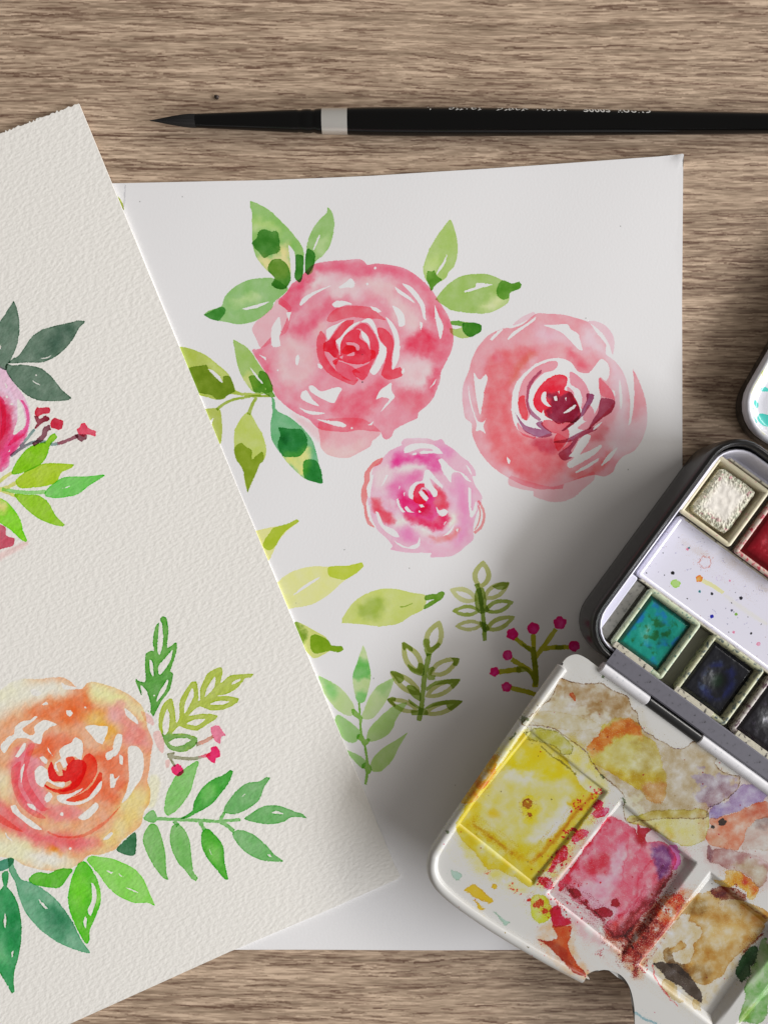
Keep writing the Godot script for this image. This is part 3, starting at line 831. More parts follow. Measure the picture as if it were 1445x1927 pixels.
func paint_pink_rose(cv: Canvas) -> void:
	var a := area(670, 810, 5.78)
	cv.wash(a, ink(226, 132, 130)).add([290, 295, 200, 335, 140, 400, 90, 480, 90, 560, 60, 640, 58, 750, 85, 830, 95, 920, 130, 1020, 198, 1052, 150, 980, 120, 880, 110, 790, 125, 720, 115, 620, 150, 540, 150, 460, 190, 400, 260, 370, 290, 320]).lay(0.25)
	cv.wash(a, ink(226, 142, 142)).line([1322, 765, 1365, 830, 1388, 930, 1360, 1040, 1282, 1115], 24, 30).line([1325, 815, 1345, 900, 1325, 1010, 1285, 1080], 18, 10).lay(0.25)
	var rose := cv.wash(a, ink(238, 170, 185)) \
		.add([490, 140, 520, 95, 640, 85, 780, 90, 860, 115, 930, 95, 970, 150, 1060, 210, 1160, 300, 1230, 350, 1290, 440, 1295, 495, 1258, 500, 1290, 600, 1350, 690, 1362, 760, 1300, 930, 1270, 1050, 1270, 1180, 1220, 1230, 1130, 1310, 1030, 1365, 900, 1375, 800, 1370, 820, 1330, 640, 1330, 500, 1320, 370, 1290, 400, 1260, 330, 1170, 240, 1090, 190, 1000, 140, 850, 125, 700, 165, 560, 175, 450, 200, 390, 290, 300, 370, 220, 500, 160]) \
		.cut([525, 190, 600, 150, 720, 140, 840, 160, 900, 200, 940, 255, 850, 250, 830, 210, 760, 195, 680, 200, 560, 245, 525, 245]).cut([690, 240, 720, 222, 850, 228, 850, 245, 760, 255, 700, 255]).cut([610, 255, 660, 240, 655, 265, 615, 272]) \
		.cut([888, 318, 930, 305, 1000, 370, 1060, 430, 1160, 470, 1250, 560, 1190, 540, 1120, 460, 1040, 470, 1030, 570, 985, 520, 925, 420, 920, 380]) \
		.cut([745, 440, 790, 430, 850, 500, 942, 605, 935, 632, 880, 590, 800, 520, 830, 600, 885, 670, 870, 720, 840, 727, 800, 660, 740, 610, 740, 570, 660, 590, 620, 680, 618, 752, 575, 730, 568, 680, 590, 610, 650, 560, 720, 545]) \
		.cut([678, 668, 710, 655, 787, 740, 760, 772, 700, 712]).cut([438, 750, 460, 738, 480, 820, 537, 890, 500, 892, 450, 810]).cut([523, 840, 550, 820, 600, 880, 652, 895, 560, 887]).cut([683, 808, 720, 803, 737, 835, 700, 837]).cut([680, 860, 708, 890, 682, 895]) \
		.cut([868, 825, 900, 870, 960, 855, 997, 885, 975, 922, 930, 937, 880, 892]).cut([470, 600, 478, 610, 460, 668]).cut([513, 680, 532, 672, 522, 732]).cut([330, 480, 352, 490, 300, 580, 275, 612]) \
		.cut([213, 878, 240, 888, 280, 980, 300, 1030, 420, 1080, 470, 1160, 400, 1150, 300, 1080, 240, 990]).cut([565, 1282, 600, 1250, 660, 1228, 690, 1160, 692, 1250, 640, 1287]) \
		.cut([1218, 610, 1247, 640, 1245, 800, 1260, 880, 1298, 770, 1312, 850, 1265, 942, 1240, 942, 1218, 800]).cut([1067, 1015, 1040, 1090, 1000, 1130, 940, 1148, 1020, 1080]).cut([1080, 1080, 1112, 1063, 1095, 1112]).cut([955, 1002, 987, 983, 950, 1032]).cut([1188, 368, 1240, 430, 1255, 487, 1215, 430]).cut([140, 800, 170, 960, 205, 1030, 150, 960]).cut([410, 1195, 530, 1260, 640, 1285, 500, 1270]).cut([120, 690, 160, 500, 190, 480, 165, 640, 150, 740]) \
		.flow([420, 370, 560, 350, 720, 370, 760, 430, 640, 450, 480, 450], ink(240, 194, 195), 12).flow([400, 970, 480, 930, 560, 960, 560, 1040, 470, 1070, 400, 1040], ink(240, 201, 197), 12).flow([650, 1030, 800, 1020, 850, 1100, 760, 1160, 660, 1130], ink(240, 193, 194), 12).flow([980, 920, 1080, 900, 1100, 1000, 1000, 1050], ink(240, 204, 194), 12).flow([180, 420, 300, 380, 400, 420, 320, 600, 200, 620], ink(240, 189, 192), 12).flow([480, 90, 800, 90, 840, 140, 600, 150], ink(238, 182, 188), 12) \
		.flow([400, 560, 560, 480, 720, 460, 700, 560, 560, 620, 540, 800, 420, 740, 340, 680], ink(236, 123, 164), 14).flow([1060, 480, 1180, 540, 1260, 780, 1240, 1000, 1180, 1240, 1080, 1240, 1120, 900, 1040, 700], ink(236, 149, 178), 14).flow([420, 1100, 560, 1040, 660, 1120, 640, 1230, 520, 1200], ink(236, 136, 173), 14).flow([900, 120, 1060, 220, 1000, 330, 900, 260], ink(236, 147, 178), 12).flow([360, 230, 500, 160, 520, 250, 420, 300], ink(236, 151, 178), 10) \
		.flow([400, 290, 500, 230, 560, 270, 700, 260, 860, 262, 915, 330, 920, 440, 820, 440, 740, 360, 640, 345, 500, 370, 390, 420], ink(231, 87, 147), 7) \
		.flow([490, 640, 620, 740, 800, 640, 860, 760, 900, 900, 880, 960, 760, 1000, 600, 960, 500, 880, 470, 780], ink(222, 59, 119), 10).flow([840, 580, 920, 640, 980, 720, 990, 860, 880, 850, 860, 720], ink(220, 80, 102), 10) \
		.flow([175, 720, 260, 760, 300, 860, 400, 930, 400, 1010, 320, 1030, 250, 930, 180, 850], ink(225, 94, 110), 8).flow([520, 900, 640, 950, 800, 980, 1000, 900, 960, 1050, 850, 1080, 700, 1020, 560, 970], ink(219, 68, 106), 8) \
		.flow([770, 1150, 940, 1150, 1090, 1060, 1120, 1090, 1040, 1190, 880, 1210], ink(228, 134, 138), 8).drop(750, 860, 70, ink(205, 28, 78), 8)
	rose.lay(0.24, 0.5, 1.5, 0.35, 4.5)
	cv.wash(a, ink(215, 74, 97)).add([618, 752, 620, 680, 650, 610, 700, 578, 760, 585, 755, 622, 715, 618, 690, 650, 700, 712, 760, 772, 720, 800, 650, 790]).lay(0.4)
	cv.wash(a, ink(195, 38, 69)).add([712, 640, 760, 662, 787, 720, 762, 702]).lay(0.4)
	cv.keep_gaps(rose)


func paint_loose_leaves(cv: Canvas) -> void:
	var a := area(480, 960, 3.905)
	cv.wash(a, ink(208, 206, 135)).add([-100, 200, 20, 150, 140, 122, 230, 110, 310, 68, 322, 85, 240, 150, 180, 220, 130, 320, 90, 380, 0, 400]).lay(0.25)
	cv.wash(a, ink(165, 182, 78)).add([110, 170, 140, 130, 240, 100, 312, 66, 327, 82, 230, 150, 180, 215, 150, 270, 100, 295, 60, 260, 80, 210]).lay(0.5, 0.6)
	cv.wash(a, ink(208, 208, 142)).add([100, 620, 200, 500, 300, 440, 430, 412, 550, 415, 690, 405, 790, 382, 798, 410, 740, 460, 640, 530, 540, 620, 420, 690, 270, 720, 180, 740]).cut([278, 627, 350, 560, 440, 505, 492, 486, 430, 532, 340, 592]).lay(0.2)
	cv.wash(a, ink(180, 192, 92)).add([545, 415, 690, 408, 785, 383, 798, 408, 740, 465, 660, 508, 600, 500, 545, 480]).lay(0.5, 0.7)
	cv.wash(a, ink(188, 197, 112)).add([638, 826, 638, 826, 650, 780, 720, 680, 820, 610, 940, 575, 1050, 580, 1150, 605, 1250, 625, 1240, 720, 1150, 770, 1050, 830, 920, 850, 780, 835, 700, 830]).flow([740, 720, 880, 640, 960, 660, 900, 800, 800, 790], ink(158, 176, 82), 16).lay(0.25)
	cv.wash(a, ink(100, 141, 42)).add([1250, 625, 1330, 610, 1370, 593, 1392, 605, 1370, 650, 1310, 690, 1240, 727, 1240, 700, 1315, 652, 1250, 662]).lay(0.4)
	cv.wash(a, ink(150, 169, 90)).line([1065, 708, 1100, 705, 1160, 680], 8, 4).lay(0.2, 0.8)
	cv.wash(a, ink(192, 197, 112)).add([300, 822, 360, 840, 450, 890, 520, 930, 560, 990, 640, 1000, 652, 1020, 620, 1040, 560, 1030, 500, 1060, 430, 1085, 350, 1000, 250, 900]).flow([285, 810, 330, 830, 380, 930, 340, 1000, 280, 900], ink(120, 147, 50), 7).lay(0.3)
	cv.wash(a, ink(130, 162, 45)).add([410, 930, 440, 910, 500, 930, 545, 960, 560, 990, 640, 998, 650, 1020, 615, 1042, 550, 1030, 490, 1045, 440, 1050, 410, 1010]).lay(0.45, 0.8)


func paint_ferns(cv: Canvas) -> void:
	var a := area(590, 1190, 4.983)
	var light := ink(178, 198, 140)
	var mid := ink(150, 188, 120)
	cv.wash(a, light).add([465, 116, 465, 116, 490, 170, 520, 290, 538, 400, 520, 510, 480, 640, 430, 660, 400, 620, 375, 500, 370, 390, 410, 280, 440, 190]).flow([380, 270, 530, 270, 540, 420, 370, 420], ink(112, 176, 92), 8).flow([390, 560, 510, 560, 480, 660, 410, 660], ink(128, 185, 105), 8).lay(0.2)
	cv.wash(a, light).add([80, 415, 170, 460, 260, 520, 330, 600, 385, 690, 370, 770, 300, 770, 200, 700, 100, 560, 50, 400]).flow([60, 420, 160, 460, 240, 560, 160, 620], ink(140, 190, 115), 14).lay(0.2)
	cv.wash(a, light).add([764, 418, 764, 418, 700, 440, 600, 500, 530, 590, 470, 730, 450, 800, 550, 802, 640, 700, 700, 600, 740, 490]).flow([600, 480, 760, 420, 700, 580, 600, 560], ink(152, 185, 118), 14).lay(0.2)
	cv.wash(a, mid).add([220, 770, 310, 810, 400, 880, 440, 930, 400, 1020, 320, 1020, 200, 900]).lay(0.15, 0.5, 3.0)
	cv.wash(a, ink(160, 190, 118)).add([870, 650, 740, 690, 620, 790, 530, 890, 495, 990, 530, 1020, 640, 990, 730, 920, 780, 800, 860, 690]).lay(0.2)
	cv.wash(a, ink(162, 190, 118)).add([885, 930, 885, 930, 780, 1000, 650, 1080, 560, 1170, 530, 1260, 560, 1300, 640, 1290, 740, 1190, 800, 1070]).lay(0.18)
	cv.wash(a, mid).add([370, 1120, 430, 1150, 490, 1200, 480, 1260, 440, 1260, 300, 1100]).lay(0.18)
	cv.wash(a, ink(128, 171, 78)).line([430, 655, 433, 760, 440, 860, 452, 960, 480, 1050, 500, 1180, 505, 1290, 488, 1420], 15, 24).add([355, 715, 385, 712, 430, 760, 460, 790, 450, 850, 430, 850, 425, 810, 370, 770]) \
		.add([410, 955, 452, 945, 485, 1000, 515, 985, 533, 1000, 500, 1050, 465, 1055, 440, 1010, 405, 990]).add([455, 1232, 500, 1208, 530, 1240, 547, 1280, 525, 1320, 495, 1320, 480, 1270, 455, 1270]).lay(0.4)
	var pale := ink(170, 173, 110)
	var dark := ink(128, 150, 66)
	cv.wash(a, pale).loop(1080, 185, 1180, -115, 178, 46).lay(0.25)
	cv.wash(a, pale).loop(1010, 385, 835, 92, 165, 48).lay(0.25)
	cv.wash(a, pale).loop(1085, 395, 1362, 240, 150, 42).lay(0.25)
	cv.wash(a, pale).loop(1000, 580, 715, 365, 135, 46).lay(0.25)
	cv.wash(a, pale).loop(1045, 600, 1370, 438, 130, 40).lay(0.25)
	cv.wash(a, pale).loop(980, 735, 686, 622, 120, 40).lay(0.25)
	cv.wash(a, pale).loop(1030, 760, 1394, 640, 125, 42).lay(0.25)
	cv.wash(a, dark).line([1082, 195, 1060, 300, 1038, 420, 1022, 560, 1010, 700, 985, 824], 48, 44).lay(0.35)
	cv.wash(a, ink(135, 154, 72)).add([1030, 60, 1085, 60, 1090, 140, 1170, 90, 1190, 110, 1110, 190, 1060, 220, 1030, 130]).add([880, 290, 960, 340, 985, 280, 1035, 300, 1030, 400, 950, 385, 900, 350]).add([1080, 330, 1115, 315, 1135, 335, 1100, 395, 1140, 400, 1135, 437, 1070, 435]) \
		.add([870, 500, 930, 495, 1000, 560, 1000, 640, 920, 590]).add([1050, 520, 1130, 460, 1250, 435, 1372, 434, 1340, 490, 1300, 525, 1270, 480, 1130, 495, 1060, 550]).add([890, 620, 1000, 700, 1060, 720, 1070, 770, 990, 770, 920, 770, 915, 725, 985, 720, 900, 660]).add([1030, 720, 1110, 660, 1250, 630, 1394, 638, 1340, 690, 1290, 725, 1250, 700, 1240, 672, 1130, 690]).lay(0.3, 0.6)
	cv.wash(a, ink(135, 152, 75)).add([825, 92, 850, 86, 930, 145, 925, 175, 870, 140, 850, 168, 838, 150]).add([1290, 235, 1366, 242, 1340, 312, 1302, 305, 1310, 265]).add([715, 362, 770, 360, 845, 405, 840, 450, 800, 475, 760, 420]).add([688, 622, 740, 598, 775, 610, 765, 640, 740, 640, 772, 680, 760, 692, 700, 645]).lay(0.45, 0.6)
	a = area(830, 1040, 5.161)
	cv.wash(a, pale).loop(375, 345, 408, 78, 185, 50).lay(0.25)
	cv.wash(a, ink(188, 190, 135)).loop(345, 460, 82, 352, 145, 46).lay(0.2)
	cv.wash(a, pale).loop(405, 445, 660, 288, 140, 40).lay(0.25)
	cv.wash(a, ink(145, 160, 76)).loop(375, 560, 104, 562, 118, 36).lay(0.3)
	cv.wash(a, ink(140, 156, 76)).loop(415, 560, 698, 475, 135, 38).lay(0.3)
	cv.wash(a, pale).loop(400, 695, 132, 712, 115, 36).lay(0.25)
	cv.wash(a, ink(155, 163, 90)).loop(425, 745, 714, 618, 130, 42).lay(0.25)
	cv.wash(a, ink(120, 142, 60)).line([340, 300, 372, 400, 395, 550, 412, 700, 420, 852], 46, 36).lay(0.35)
	cv.wash(a, ink(130, 147, 70)).add([335, 360, 400, 340, 430, 420, 435, 500, 465, 560, 420, 580, 380, 590, 340, 560, 320, 450]).add([490, 325, 580, 285, 655, 290, 620, 350, 560, 360, 520, 345]).add([370, 660, 440, 690, 465, 740, 420, 770, 380, 720]).lay(0.35, 0.6)
	var stem := ink(165, 163, 45)
	cv.wash(a, stem).line([905, 1300, 910, 1150, 895, 1010, 888, 790], 54, 44).line([895, 960, 800, 895, 715, 830], 44, 40).line([905, 1015, 990, 905, 1105, 740], 46, 44).line([985, 930, 1100, 915, 1230, 915], 46, 42).line([915, 1230, 850, 1140, 760, 1080, 680, 1030], 50, 42).line([770, 1128, 660, 1140, 555, 1155], 54, 46).line([910, 1375, 850, 1352, 670, 1308], 44, 46).lay(0.25)
	cv.wash(a, ink(150, 160, 72)).add([860, 930, 900, 910, 925, 1030, 940, 1240, 900, 1290, 870, 1200, 820, 1150, 730, 1160, 730, 1100, 820, 1110, 880, 1150, 872, 1040]).add([780, 880, 860, 920, 880, 970, 800, 920]).add([1100, 900, 1180, 898, 1180, 935, 1100, 935]).lay(0.3)
	for b in [[685, 787, 57], [888, 732, 58], [1145, 678, 62], [1282, 902, 54], [640, 992, 49], [515, 1152, 46], [630, 1300, 48]]:
		cv.wash(a, ink(205, 28, 106)).dot(b[0], b[1], b[2]).drop(b[0] + 8, b[1] + 10, b[2] * 0.5, ink(216, 50, 125), 5).lay(0.3)


# ---------------------------------------------------------------- what is painted on the rough sheet on top

func paint_front(cv: Canvas) -> void:
	paint_orange_rose(cv)
	paint_sprigs(cv)
	paint_fern_branch(cv)
	paint_low_leaves(cv)
	paint_upper_spray(cv)


func paint_orange_rose(cv: Canvas) -> void:
	var a := area(0, 1260, 4.5156)
	cv.wash(a, ink(240, 178, 175)).add([1300, 545, 1360, 522, 1400, 620, 1385, 712, 1340, 660]).add([1200, 350, 1290, 400, 1310, 470, 1240, 440]).add([1410, 770, 1445, 760, 1440, 830, 1415, 840]).lay(0.1, 0.6, 3.0)
	cv.wash(a, ink(240, 212, 187)).add([1280, 900, 1360, 930, 1340, 1100, 1290, 1180, 1240, 1120]).lay(0.1, 0.8, 8.0)
	var rose := cv.wash(a, ink(238, 158, 123)) \
		.add([-300, 500, -200, 300, 0, 180, 90, 110, 200, 80, 330, 82, 420, 70, 520, 65, 600, 100, 650, 150, 720, 145, 740, 115, 800, 105, 900, 130, 1000, 165, 1100, 215, 1200, 300, 1240, 390, 1255, 490, 1300, 600, 1290, 690, 1270, 850, 1255, 950, 1280, 1020, 1275, 1130, 1225, 1210, 1200, 1320, 1120, 1390, 1040, 1450, 980, 1530, 860, 1570, 750, 1580, 690, 1640, 600, 1690, 480, 1710, 350, 1700, 200, 1660, 120, 1610, 0, 1590, -150, 1550, -300, 1400, -400, 1000]) \
		.cut([5, 655, 60, 580, 120, 550, 130, 490, 190, 440, 260, 430, 300, 395, 327, 398, 270, 450, 200, 495, 195, 520, 260, 560, 300, 540, 290, 490, 370, 430, 430, 440, 487, 470, 430, 490, 370, 540, 350, 630, 290, 620, 250, 590, 150, 585, 90, 640, 40, 712]) \
		.cut([725, 490, 790, 470, 850, 480, 917, 485, 905, 560, 870, 635, 820, 610, 780, 560]) \
		.cut([505, 690, 560, 640, 610, 620, 640, 575, 700, 610, 707, 680, 690, 770, 640, 740, 560, 750, 577, 810, 540, 842, 520, 790, 480, 800, 500, 870, 465, 840, 470, 790, 520, 760]) \
		.cut([970, 610, 1000, 545, 1037, 550, 1040, 620, 1000, 720, 910, 772, 903, 710, 960, 680]).cut([1093, 660, 1170, 655, 1217, 720, 1225, 830, 1200, 930, 1150, 1000, 1100, 1080, 1038, 1132, 1080, 1020, 1100, 920, 1095, 820]) \
		.cut([1063, 328, 1130, 380, 1177, 440, 1180, 470, 1120, 430, 1075, 390]).cut([298, 870, 340, 818, 400, 850, 420, 920, 460, 960, 552, 960, 540, 1002, 470, 985, 400, 950, 370, 1000, 310, 960]) \
		.cut([488, 1070, 600, 1053, 712, 1003, 690, 1032, 610, 1082, 560, 1110, 620, 1125, 740, 1098, 862, 945, 862, 1010, 790, 1092, 700, 1142, 600, 1152, 500, 1120]).cut([668, 1257, 760, 1178, 820, 1128, 842, 1170, 760, 1262, 710, 1280]).cut([338, 745, 370, 738, 407, 770, 400, 802, 360, 780]) \
		.cut([93, 1160, 130, 1148, 180, 1220, 280, 1290, 362, 1362, 280, 1347, 180, 1270, 110, 1212]).cut([563, 355, 600, 343, 622, 370, 595, 402, 570, 385]).cut([258, 180, 300, 163, 357, 200, 320, 227, 270, 210]).cut([938, 890, 965, 883, 980, 930, 1027, 893, 990, 950, 975, 1002, 943, 1007]) \
		.cut([1018, 720, 1047, 738, 1045, 812, 1020, 802]).cut([523, 108, 560, 130, 650, 152, 720, 140, 700, 165, 600, 170, 540, 167]).cut([358, 297, 395, 273, 412, 290, 375, 307]).cut([878, 1442, 950, 1378, 967, 1390, 920, 1442]).cut([43, 1378, 112, 1462, 60, 1432]).cut([405, 658, 452, 737, 410, 692]).cut([130, 742, 210, 620, 217, 670, 160, 747]) \
		.cut([178, 860, 212, 798, 195, 900, 183, 965]).cut([380, 1090, 420, 1040, 450, 1080, 400, 1130]).cut([230, 1140, 290, 1150, 310, 1200, 250, 1170]).hole(728, 322, 9).hole(530, 1228, 16).hole(600, 1520, 12) \
		.flow([-300, 100, 300, 60, 640, 140, 420, 260, 250, 300, 0, 420, -300, 700], ink(240, 213, 190), 22).flow([740, 100, 1000, 150, 1250, 380, 1260, 520, 1100, 350, 900, 300, 760, 260], ink(241, 204, 152), 22).flow([-100, 1400, 200, 1440, 400, 1560, 620, 1600, 700, 1640, 500, 1720, 100, 1660, -100, 1580], ink(242, 206, 175), 22).flow([980, 1040, 1280, 1000, 1240, 1240, 1040, 1460, 800, 1580, 860, 1440, 1000, 1250], ink(243, 191, 132), 22).flow([260, 1560, 500, 1580, 560, 1640, 300, 1640], ink(238, 224, 212), 18).flow([-60, 850, 60, 900, 90, 1080, 0, 1080], ink(240, 196, 164), 18) \
		.flow([240, 330, 420, 270, 560, 240, 740, 150, 740, 260, 860, 320, 700, 460, 500, 480, 300, 400], ink(236, 120, 77), 16).flow([700, 400, 960, 330, 1000, 520, 900, 640, 760, 460], ink(242, 165, 89), 16).flow([900, 330, 1060, 290, 1100, 420, 950, 470], ink(240, 157, 147), 14).flow([1050, 430, 1240, 490, 1290, 690, 1180, 660, 1060, 640], ink(238, 139, 128), 14) \
		.flow([380, 540, 620, 560, 720, 680, 860, 700, 1080, 700, 1080, 1000, 960, 1150, 760, 1060, 860, 880, 700, 700, 480, 680], ink(238, 120, 87), 14).flow([100, 760, 260, 620, 400, 640, 330, 900, 420, 1150, 300, 1240, 150, 1100], ink(227, 124, 132), 14).flow([-100, 1080, 100, 1180, 330, 1360, 600, 1400, 860, 1460, 640, 1540, 380, 1500, 100, 1380, -100, 1250], ink(232, 112, 111), 14) \
		.flow([420, 1160, 640, 1150, 720, 1240, 480, 1300, 400, 1250], ink(228, 132, 126), 10).flow([880, 480, 960, 500, 950, 570, 900, 620], ink(243, 157, 70), 10).flow([420, 1480, 540, 1560, 420, 1560], ink(240, 139, 70), 8).flow([240, 700, 440, 560, 520, 640, 430, 760, 380, 760], ink(234, 114, 80), 10)
	rose.lay(0.24, 0.7, 1.5, 0.36, 5.0)
	cv.wash(a, ink(228, 157, 160)).add([100, 850, 180, 780, 165, 900, 160, 1000, 250, 1150, 395, 1262, 300, 1252, 170, 1150, 110, 1000]).add([200, 820, 240, 640, 300, 640, 230, 850, 265, 1000, 400, 1182, 465, 1160, 350, 1202, 240, 1080, 190, 960]).lay(0.3, 0.6)
	cv.wash(a, ink(240, 157, 145)).add([405, 1370, 520, 1415, 700, 1400, 900, 1280, 1035, 1150, 900, 1310, 720, 1420, 520, 1430, 430, 1400]).add([-50, 1200, 80, 1290, 200, 1380, 100, 1350, -50, 1270]).lay(0.3, 0.6)
	cv.wash(a, ink(226, 92, 72)).add([560, 1105, 680, 1060, 780, 990, 850, 870, 868, 880, 862, 950, 760, 1080, 620, 1125]).lay(0.3)
	cv.wash(a, ink(230, 92, 76)).add([365, 960, 440, 1010, 540, 1010, 620, 960, 700, 880, 705, 760, 760, 712, 822, 770, 825, 880, 745, 1000, 640, 1070, 520, 1060, 400, 1010]).add([540, 760, 600, 730, 640, 760, 590, 800, 570, 830, 550, 800]).lay(0.3)
	cv.wash(a, ink(206, 52, 62)).add([440, 780, 410, 860, 440, 945, 540, 950, 560, 960, 600, 940, 600, 990, 500, 1030, 400, 1000, 365, 955, 420, 1000, 540, 1040, 660, 1000, 720, 900, 740, 810, 700, 770, 620, 770, 575, 820, 560, 860, 530, 850, 540, 900, 500, 905, 465, 850]).lay(0.35)
	cv.keep_gaps(rose)


func paint_sprigs(cv: Canvas) -> void:
	var a := area(240, 1150, 4.1286)
	cv.wash(a, ink(98, 158, 72)) \
		.add([255, 60, 280, 40, 303, 50, 318, 150, 310, 285, 380, 243, 383, 310, 335, 465, 355, 490, 330, 610, 265, 700, 215, 795, 200, 822, 185, 790, 160, 780, 130, 700, 95, 625, 60, 528, 85, 540, 140, 548, 138, 420, 145, 330, 185, 308, 208, 312, 200, 215, 222, 110, 246, 88, 262, 90]) \
		.cut([248, 88, 270, 90, 277, 250, 250, 345, 233, 300, 240, 180]).cut([352, 303, 330, 400, 252, 497, 240, 430, 290, 370]).cut([172, 374, 197, 400, 205, 508, 178, 470]).cut([103, 576, 150, 620, 182, 730, 178, 785, 140, 740, 113, 650]).cut([314, 528, 300, 610, 228, 706, 243, 640]).hole(209, 655, 7) \
		.flow([60, 520, 360, 480, 260, 700, 200, 830], ink(88, 150, 68), 10).lay(1.0)
	cv.wash(a, ink(165, 180, 82)) \
		.add([275, 970, 245, 900, 250, 800, 290, 710, 345, 680, 370, 780, 380, 870, 405, 830, 410, 700, 450, 620, 500, 550, 535, 545, 550, 620, 550, 700, 565, 690, 570, 600, 620, 490, 690, 445, 730, 438, 740, 480, 725, 560, 800, 500, 900, 490, 980, 488, 960, 515, 915, 520, 860, 590, 780, 640, 690, 660, 780, 660, 868, 680, 855, 710, 760, 760, 650, 770, 560, 740, 480, 812, 600, 795, 702, 812, 690, 835, 620, 880, 540, 925, 440, 910, 400, 895, 350, 952, 430, 950, 520, 970, 550, 1000, 520, 1050, 450, 1090, 380, 1090, 330, 1070, 290, 1020]) \
		.cut([312, 757, 330, 830, 320, 930, 288, 965, 273, 900, 285, 820]).cut([505, 597, 517, 660, 448, 795, 443, 740, 465, 670]).cut([682, 507, 677, 590, 603, 668, 623, 590]).cut([882, 523, 860, 552, 810, 573, 830, 540]).cut([795, 700, 740, 727, 640, 725, 700, 698]).cut([606, 838, 545, 887, 460, 875, 520, 843]).cut([322, 1020, 380, 988, 470, 988, 497, 1000, 440, 1037, 370, 1052]) \
		.flow([280, 960, 560, 960, 560, 1060, 380, 1110, 280, 1040], ink(120, 160, 88), 8).lay(0.9)
	cv.wash(a, ink(150, 150, 128)).line([315, 1125, 420, 1142, 540, 1142, 645, 1110], 24, 26).line([330, 1130, 350, 1170, 372, 1205], 20, 16).line([535, 1035, 600, 1012, 668, 972], 28, 26).add([308, 1110, 345, 1098, 370, 1095, 360, 1120, 330, 1140]) \
		.flow([560, 950, 680, 950, 680, 1040, 560, 1040], ink(195, 150, 135), 6).flow([570, 1100, 660, 1090, 660, 1150, 570, 1150], ink(205, 120, 135), 6).lay(0.9)
	cv.wash(a, ink(222, 118, 145)).add([650, 900, 680, 888, 712, 890, 740, 930, 765, 965, 730, 975, 722, 1030, 690, 1015, 680, 1005, 655, 950]).lay(0.4)
	cv.wash(a, ink(226, 42, 100)).add([648, 1062, 690, 1048, 718, 1085, 722, 1130, 690, 1140, 680, 1182, 645, 1160, 608, 1122, 650, 1090]).add([345, 1212, 400, 1183, 432, 1222, 437, 1260, 395, 1282, 350, 1252]).lay(0.3)


func paint_fern_branch(cv: Canvas) -> void:
	var a := area(230, 1420, 4.0139)
	cv.wash(a, ink(122, 176, 110)).line([170, 480, 240, 482, 420, 488, 600, 496, 740, 500, 895, 488], 26, 22).line([590, 502, 625, 570], 26, 30).line([740, 505, 790, 530, 845, 575], 26, 28).line([775, 435, 740, 495], 22, 26).line([395, 500, 425, 535], 26, 30).line([480, 468, 440, 490], 20, 20) \
		.add([163, 480, 205, 430, 242, 420, 268, 480, 245, 515, 190, 500]).lay(0.9)
	cv.wash(a, ink(125, 182, 105)).add([350, 462, 320, 430, 320, 400, 340, 290, 400, 170, 480, 100, 540, 60, 570, 43, 582, 60, 545, 180, 520, 270, 460, 370, 390, 440]).lay(0.9)
	cv.wash(a, ink(70, 155, 62)).add([535, 420, 540, 370, 600, 260, 680, 190, 770, 150, 820, 113, 840, 125, 800, 220, 740, 300, 680, 370, 600, 420, 500, 472, 440, 488, 480, 460]).flow([600, 250, 700, 200, 720, 300, 620, 370], ink(95, 172, 80), 12).lay(1.0)
	cv.wash(a, ink(108, 165, 102)).add([770, 430, 790, 370, 860, 280, 940, 215, 1040, 200, 1090, 168, 1120, 172, 1075, 240, 1050, 310, 1028, 350, 930, 420, 840, 447]).cut([905, 316, 925, 295, 937, 292, 915, 314]).lay(0.9)
	cv.wash(a, ink(108, 166, 102)).add([925, 482, 980, 440, 1060, 390, 1150, 380, 1230, 395, 1310, 430, 1360, 443, 1395, 477, 1360, 470, 1280, 470, 1200, 510, 1100, 522, 1000, 507]).cut([1130, 435, 1170, 423, 1227, 445, 1170, 447]).lay(0.9)
	cv.wash(a, ink(118, 174, 98)).add([220, 520, 265, 535, 300, 620, 330, 750, 335, 880, 350, 942, 320, 935, 250, 850, 190, 740, 160, 650, 175, 580]).lay(0.9)
	cv.wash(a, ink(118, 174, 100)).add([380, 540, 420, 520, 470, 560, 510, 640, 525, 760, 540, 880, 575, 930, 560, 952, 530, 935, 470, 860, 430, 820, 380, 720, 363, 620]).lay(0.9)
	cv.wash(a, ink(78, 162, 52)).add([605, 590, 650, 558, 710, 610, 765, 690, 775, 800, 800, 920, 805, 942, 770, 930, 720, 870, 640, 770, 603, 680]).cut([658, 700, 668, 720, 680, 757, 665, 730]).flow([640, 650, 720, 720, 740, 830, 680, 780], ink(105, 178, 75), 12).lay(1.0)
	cv.wash(a, ink(112, 168, 105)).add([838, 582, 900, 565, 990, 600, 1080, 670, 1150, 750, 1220, 802, 1180, 805, 1060, 795, 960, 750, 890, 690, 843, 620]).cut([1098, 750, 1120, 748, 1132, 770, 1110, 767]).lay(0.9)
	cv.wash(a, ink(62, 112, 78)).add([-10, 675, 50, 620, 100, 583, 112, 640, 100, 752, 60, 762, 0, 745, -42, 720]).lay(0.5, 0.8)


